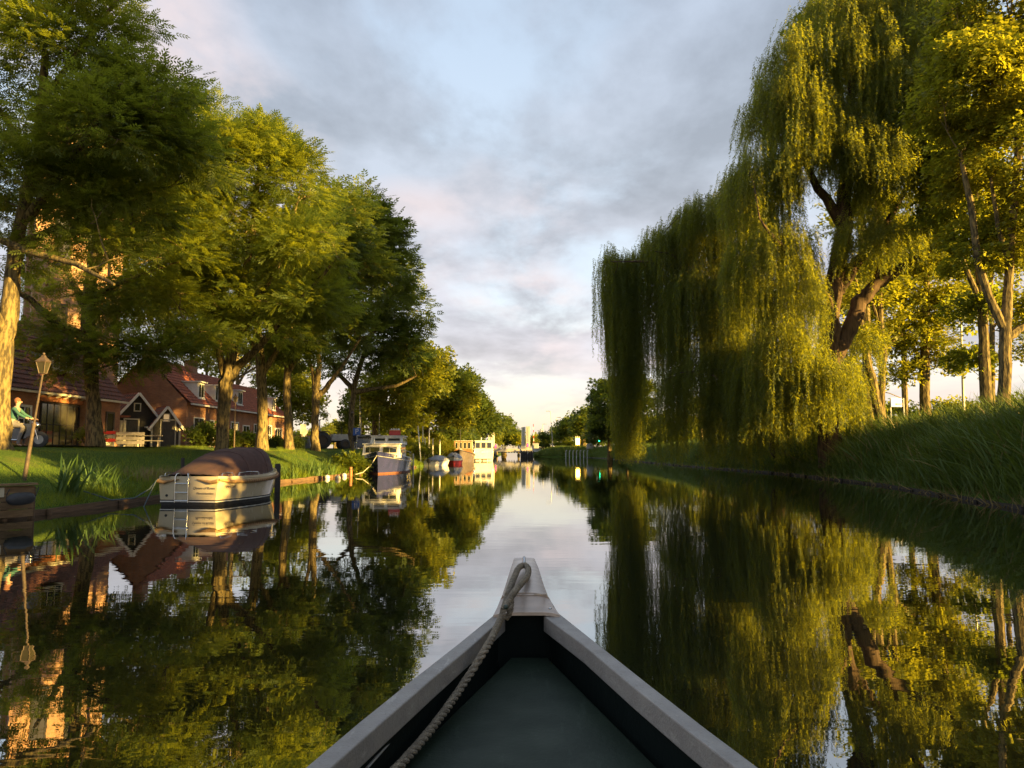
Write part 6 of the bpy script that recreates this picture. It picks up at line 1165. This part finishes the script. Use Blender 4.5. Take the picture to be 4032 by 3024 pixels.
vp = MB(); vp.loft([[(-.41 + .03 * abs(y) * 5 + (z - 1.2) * .3, y, z) for y in (-.1, -.05, 0, .05, .1)] + [(-.35 + (z - 1.2) * .3, 0, z)] for z in (1.02, 1.15, 1.28, 1.4)], closed=True, caps=True); vp.build('back_panel', M['whitewood'], ps, smooth=True)
jt = [(J[0][0], .15), (J[13][0], .12), (J[14][0], .09), (J[15][0], .066), (J[16][0], .055), (J[18][0], .12), (J[19][0], .09), (J[20][0], .066), (J[21][0], .055)]; skin_body('trousers', jt, [(0, 1), (1, 2), (2, 3), (3, 4), (0, 5), (5, 6), (6, 7), (7, 8)], 0, M['whitewood'], ps)
hr = MB(); hr.ball((-.16, 0, 1.70), (.115, .105, .12), 14, 10); M['hair'] = surf('reddish_hair', (0.22, 0.09, 0.04), (0.15, 0.06, 0.03), 30, .8); hr.build('hair', M['hair'], ps, smooth=True)
nz = MB(); nz.ball((-.02, 0, 1.65), (.022, .016, .03), 8, 6); nz.ball((-.12, -.09, 1.66), (.02, .012, .03), 8, 6); nz.ball((-.12, .09, 1.66), (.02, .012, .03), 8, 6); nz.build('face', M['skin'], ps, smooth=True)
for s in (-1, 1):
    for k in range(5): a = Vector((.37 + .012 * k, s * .28, 1.045 - .004 * k)) if k < 4 else Vector((.35, s * .255, 1.05)); MB().tube([a, a + Vector((.03, s * (.02 - .012 * k), .01)), a + Vector((.05, s * (.015 - .01 * k), -.02))], .009, 6).build('finger', M['skin'], ps, smooth=True)

# ================================================================ THE BOAT WE SIT IN
M['alu'] = surf('worn_aluminium_gunwale', (0.34, 0.315, 0.285), (0.26, 0.24, 0.22), 14, 0.55, 0.25, 120, metal=0.2, lo=.3, hi=.75, speck=.5)
M['inner'] = surf('shade_darkened_inner_hull', (0.007, 0.012, 0.011), (0.005, 0.009, 0.008), 4, 0.7, 0.15, 30, spec=0.1)  # hull green darkened to carry the shade below the gunwales
M['floor'] = surf('green_floor_panel', (0.022, 0.034, 0.022), (0.016, 0.025, 0.017), 5, 0.5, 0.12, 60, spec=0.12, speck=.5)
M['steelcap'] = surf('brushed_bow_cap', (0.56, 0.46, 0.38), (0.46, 0.38, 0.32), 4, 0.36, 0.10, 70, metal=0.5, stretch=(1, 5, 1), speck=.35)
ZG = .87
cn_ = thing('rowing_boat', 'dark green open boat bow with grey gunwales in the foreground', 'boat', (0.05, 3.2, .5))
Lo = [(1199, 3024), (1420, 2838), (1615, 2682), (1800, 2538), (1948, 2418)]; Ro = [(2990, 3024), (2780, 2868), (2560, 2698), (2360, 2540), (2206, 2418)]
Li = [(1300, 3024), (1510, 2838), (1690, 2682), (1862, 2538), (1990, 2425)]; Ri = [(2900, 3024), (2698, 2868), (2486, 2698), (2298, 2540), (2140, 2425)]
def ext(pts): a, b = pts[0], pts[1]; return [a + (a - b) * 3.2 + Vector(((-1 if a.x < 0 else 1) * .03, 0, 0))] + pts
LO, RO, LI, RI = [ext([onz(x, y, ZG) for x, y in q]) for q in (Lo, Ro, Li, Ri)]
for O_, I_, in ((LO, LI), (RO, RI)):
    secs = [[a, b, b - Vector((0, 0, .058)), a - Vector((0, 0, .058))] for a, b in zip(O_, I_)]; fine = []
    for i in range(len(secs) - 1):
        for k in range(5): fine.append([secs[i][j].lerp(secs[i + 1][j], k / 5) for j in range(4)])
    fine.append(secs[-1]); MB().loft(fine, closed=True, caps=True).build('gunwale', M['alu'], cn_, world=True, bevel=.004)
def outer(pts, z, dx): return [Vector((p.x + dx, p.y, z)) for p in pts]
hb = MB()
for O_, s in ((LO, -1), (RO, 1)):
    hb.loft([[Vector((p.x + s * -.012, p.y, ZG - .05)), Vector((p.x * .97, p.y, .5)), Vector((p.x * .80, p.y - .02, .15)), Vector((p.x * .35, p.y - .05, -.1))] for p in O_])
bow = onz(2066, 2205, 1.0)
nl, nr = LO[-1], RO[-1]
hb.add([(nl.x, nl.y, ZG - .01), (bow.x - .03, bow.y + .02, .96), (bow.x - .01, bow.y, .2), (nl.x * .9, nl.y, .1)], [(0, 1, 2, 3)]); hb.add([(nr.x, nr.y, ZG - .01), (bow.x + .03, bow.y + .02, .96), (bow.x + .01, bow.y, .2), (nr.x * .9, nr.y, .1)], [(3, 2, 1, 0)])
hb.build('outer_hull', M['green_paint'], cn_, world=True)
ih = MB()
for I_, s in ((LI, -1), (RI, 1)): ih.loft([[Vector((p.x + s * .022, p.y, ZG - .03)), Vector((p.x + s * .03, p.y, .70)), Vector((p.x + s * .005, p.y, .52)), Vector((0.06, p.y, .46))] for p in I_])
ih.add([LI[-1] + Vector((-.03, .05, -.002)), RI[-1] + Vector((.03, .05, -.002)), Vector((RI[-1].x + .03, RI[-1].y + .05, .46)), Vector((LI[-1].x - .03, LI[-1].y + .05, .46))], [(0, 1, 2, 3)])
ih.add([LI[-1] + Vector((-.03, .05, .0)), RI[-1] + Vector((.03, .05, .0)), bow + Vector((.03, -.02, -.03)), bow + Vector((-.03, -.02, -.03))], [(0, 1, 2, 3)]); ih.build('inner_hull', M['inner'], cn_, world=True)
fl = [onz(2012, 2588, .72), onz(2156, 2588, .72), onz(2592, 3024, .72), onz(1562, 3024, .72)]; fl2 = [fl[3] + (fl[3] - fl[0]) * .8, fl[2] + (fl[2] - fl[1]) * .8]
MB().add([fl[0], fl[1], fl2[1], fl2[0]] + [q - Vector((0, 0, .02)) for q in (fl[0], fl[1], fl2[1], fl2[0])], [(3, 2, 1, 0), (4, 5, 6, 7), (0, 1, 5, 4), (1, 2, 6, 5), (2, 3, 7, 6), (3, 0, 4, 7)]).build('floor_panel', M['floor'], cn_, world=True, bevel=.006)
for pts in ([onz(1930, 2548, .78), onz(1760, 2705, .78), onz(1590, 2860, .78), onz(1445, 3024, .78)], [onz(2205, 2540, .78), onz(2430, 2730, .78), onz(2610, 2890, .78), onz(2760, 3030, .78)]): MB().tube(pts, .0035, 6).build('stringer', M['metal_gray'] if pts[0].x < 0.05 else M['black'], cn_, world=True, smooth=True)
# bow cap
def cp(px, py, z): return onz(px, py, z)
rows = [((2024, 2194), (2104, 2194), 1.0, .004), ((2012, 2230), (2120, 2230), .985, .008), ((1990, 2300), (2142, 2300), .955, .012), ((1976, 2342), (2158, 2342), .935, .014), ((1971, 2352), (2165, 2352), .925, .012), ((1958, 2385), (2182, 2385), .900, .012), ((1942, 2416), (2204, 2414), .884, .010)]
cs_ = []
for (a, b, z, dm_) in rows:
    A, B2_ = cp(a[0], a[1], z), cp(b[0], b[1], z); r_ = [A + Vector((0.0, 0, -.03))]
    for k in range(9): f = k / 8; r_.append(A.lerp(B2_, f) + Vector((0, 0, dm_ * (1 - (2 * f - 1) ** 4) - .006)))
    r_.append(B2_ + Vector((0, 0, -.03))); cs_.append(r_)
capm = MB().loft(cs_); bot = [[q - Vector((0, 0, .012)) for q in r_] for r_ in (cs_[-1],)][0]; capm.add(list(cs_[-1]) + list(bot), [(i, i + 1, len(bot) + i + 1, len(bot) + i) for i in range(len(bot) - 1)]); capm.add(list(cs_[0]) + [Vector((q.x, q.y + .01, .85)) for q in cs_[0]], [(i, i + 1, 11 + i + 1, 11 + i) for i in range(10)])
cpo = capm.build('bow_cap', M['steelcap'], cn_, world=True, smooth=True)
wv = cp(2066, 2347, .948); MB().tube([cp(1985, 2346, .936), cp(2040, 2343, .947), cp(2100, 2342, .948), cp(2152, 2341, .937)], .004, 6).build('weld_seam', M['steelcap'], cn_, world=True, smooth=True)
rc_ = cp(2166, 2396, .905); MB().ball(rc_, (.007, .007, .004), 8, 5).build('rivet', M['chrome'], cn_, world=True)
ey = cp(2064, 2232, .985) + Vector((0, 0, .022)); rg = []
for k in range(15): a = math.pi * (1.15 * k / 14 - .07); rg.append(ey + Vector((0, math.cos(a) * .030, math.sin(a) * .040 - .022)))
MB().tube(rg, .0065, 8).build('eye_ring', M['chrome'], cn_, world=True, smooth=True)
# rope: three twisted strands
M['rope'] = surf('worn_hemp_rope', (0.38, 0.32, 0.23), (0.22, 0.18, 0.13), 60, 0.9, 0.8, 260)
def twisted(pts, r, pitch, name, parent):
    pts = [Vector(p) for p in pts]; dense = []
    def cr(p0, p1, p2, p3, t_): return 0.5 * ((2 * p1) + (p2 - p0) * t_ + (2 * p0 - 5 * p1 + 4 * p2 - p3) * t_ * t_ + (3 * p1 - p0 - 3 * p2 + p3) * t_ ** 3)
    q = [pts[0] * 2 - pts[1]] + pts + [pts[-1] * 2 - pts[-2]]
    for i in range(1, len(q) - 2):
        n_ = max(4, int((q[i + 1] - q[i]).length / .006))
        for k in range(n_): dense.append(cr(q[i - 1], q[i], q[i + 1], q[i + 2], k / n_))
    dense.append(pts[-1]); mb = MB(); acc = [0]
    for i in range(1, len(dense)): acc.append(acc[-1] + (dense[i] - dense[i - 1]).length)
    nrm = None; fr = []
    for i, p in enumerate(dense):
        t_ = (dense[min(i + 1, len(dense) - 1)] - dense[max(i - 1, 0)]).normalized()
        nrm = (t_.cross(Vector((0, 0, 1))) if nrm is None else nrm - t_ * nrm.dot(t_)).normalized(); fr.append((nrm.copy(), t_.cross(nrm)))
    for s in range(3):
        mb.tube([p + (fr[i][0] * math.cos(acc[i] / pitch * 2 * math.pi + s * 2.094) + fr[i][1] * math.sin(acc[i] / pitch * 2 * math.pi + s * 2.094)) * r * .58 for i, p in enumerate(dense)], [r * .5 * (1 + .05 * math.sin(i * .9 + s * 2)) for i in range(len(dense))], 8)
    return mb.build(name, M['rope'], parent, smooth=True, world=True)
rp = thing('bow_rope', 'thick twisted beige rope tied to the bow ring and trailing inboard', 'rope', (0, 3.0, .9))
main = [cp(2004, 2330, .965), cp(1988, 2385, .935), cp(1972, 2435, .905), cp(1935, 2515, .885), cp(1900, 2575, .86), cp(1856, 2645, .82), cp(1800, 2730, .785), cp(1735, 2822, .765), cp(1670, 2905, .755), cp(1600, 2985, .748), cp(1540, 3050, .745), cp(1440, 3160, .745)]
twisted(main, .0120, .075, 'line', rp)
loop = [cp(1998, 2345, .962), cp(2020, 2285, .982), cp(2040, 2240, 1.0), cp(2055, 2228, 1.004), cp(2068, 2226, 1.004), cp(2080, 2240, .998), cp(2076, 2268, .986), cp(2046, 2305, .985), cp(2012, 2350, .97), cp(1985, 2398, .95)]
twisted(loop, .0125, .065, 'eye_loop', rp)
tail = [cp(2010, 2350, .955), cp(2012, 2388, .935), cp(2002, 2420, .905), cp(1990, 2436, .890)]; twisted(tail, .0115, .06, 'rope_end', rp)
MB().ball(cp(1992, 2390, .975), (.010, .012, .008), 8, 6).build('whipping', M['green_paint'], rp, world=True)
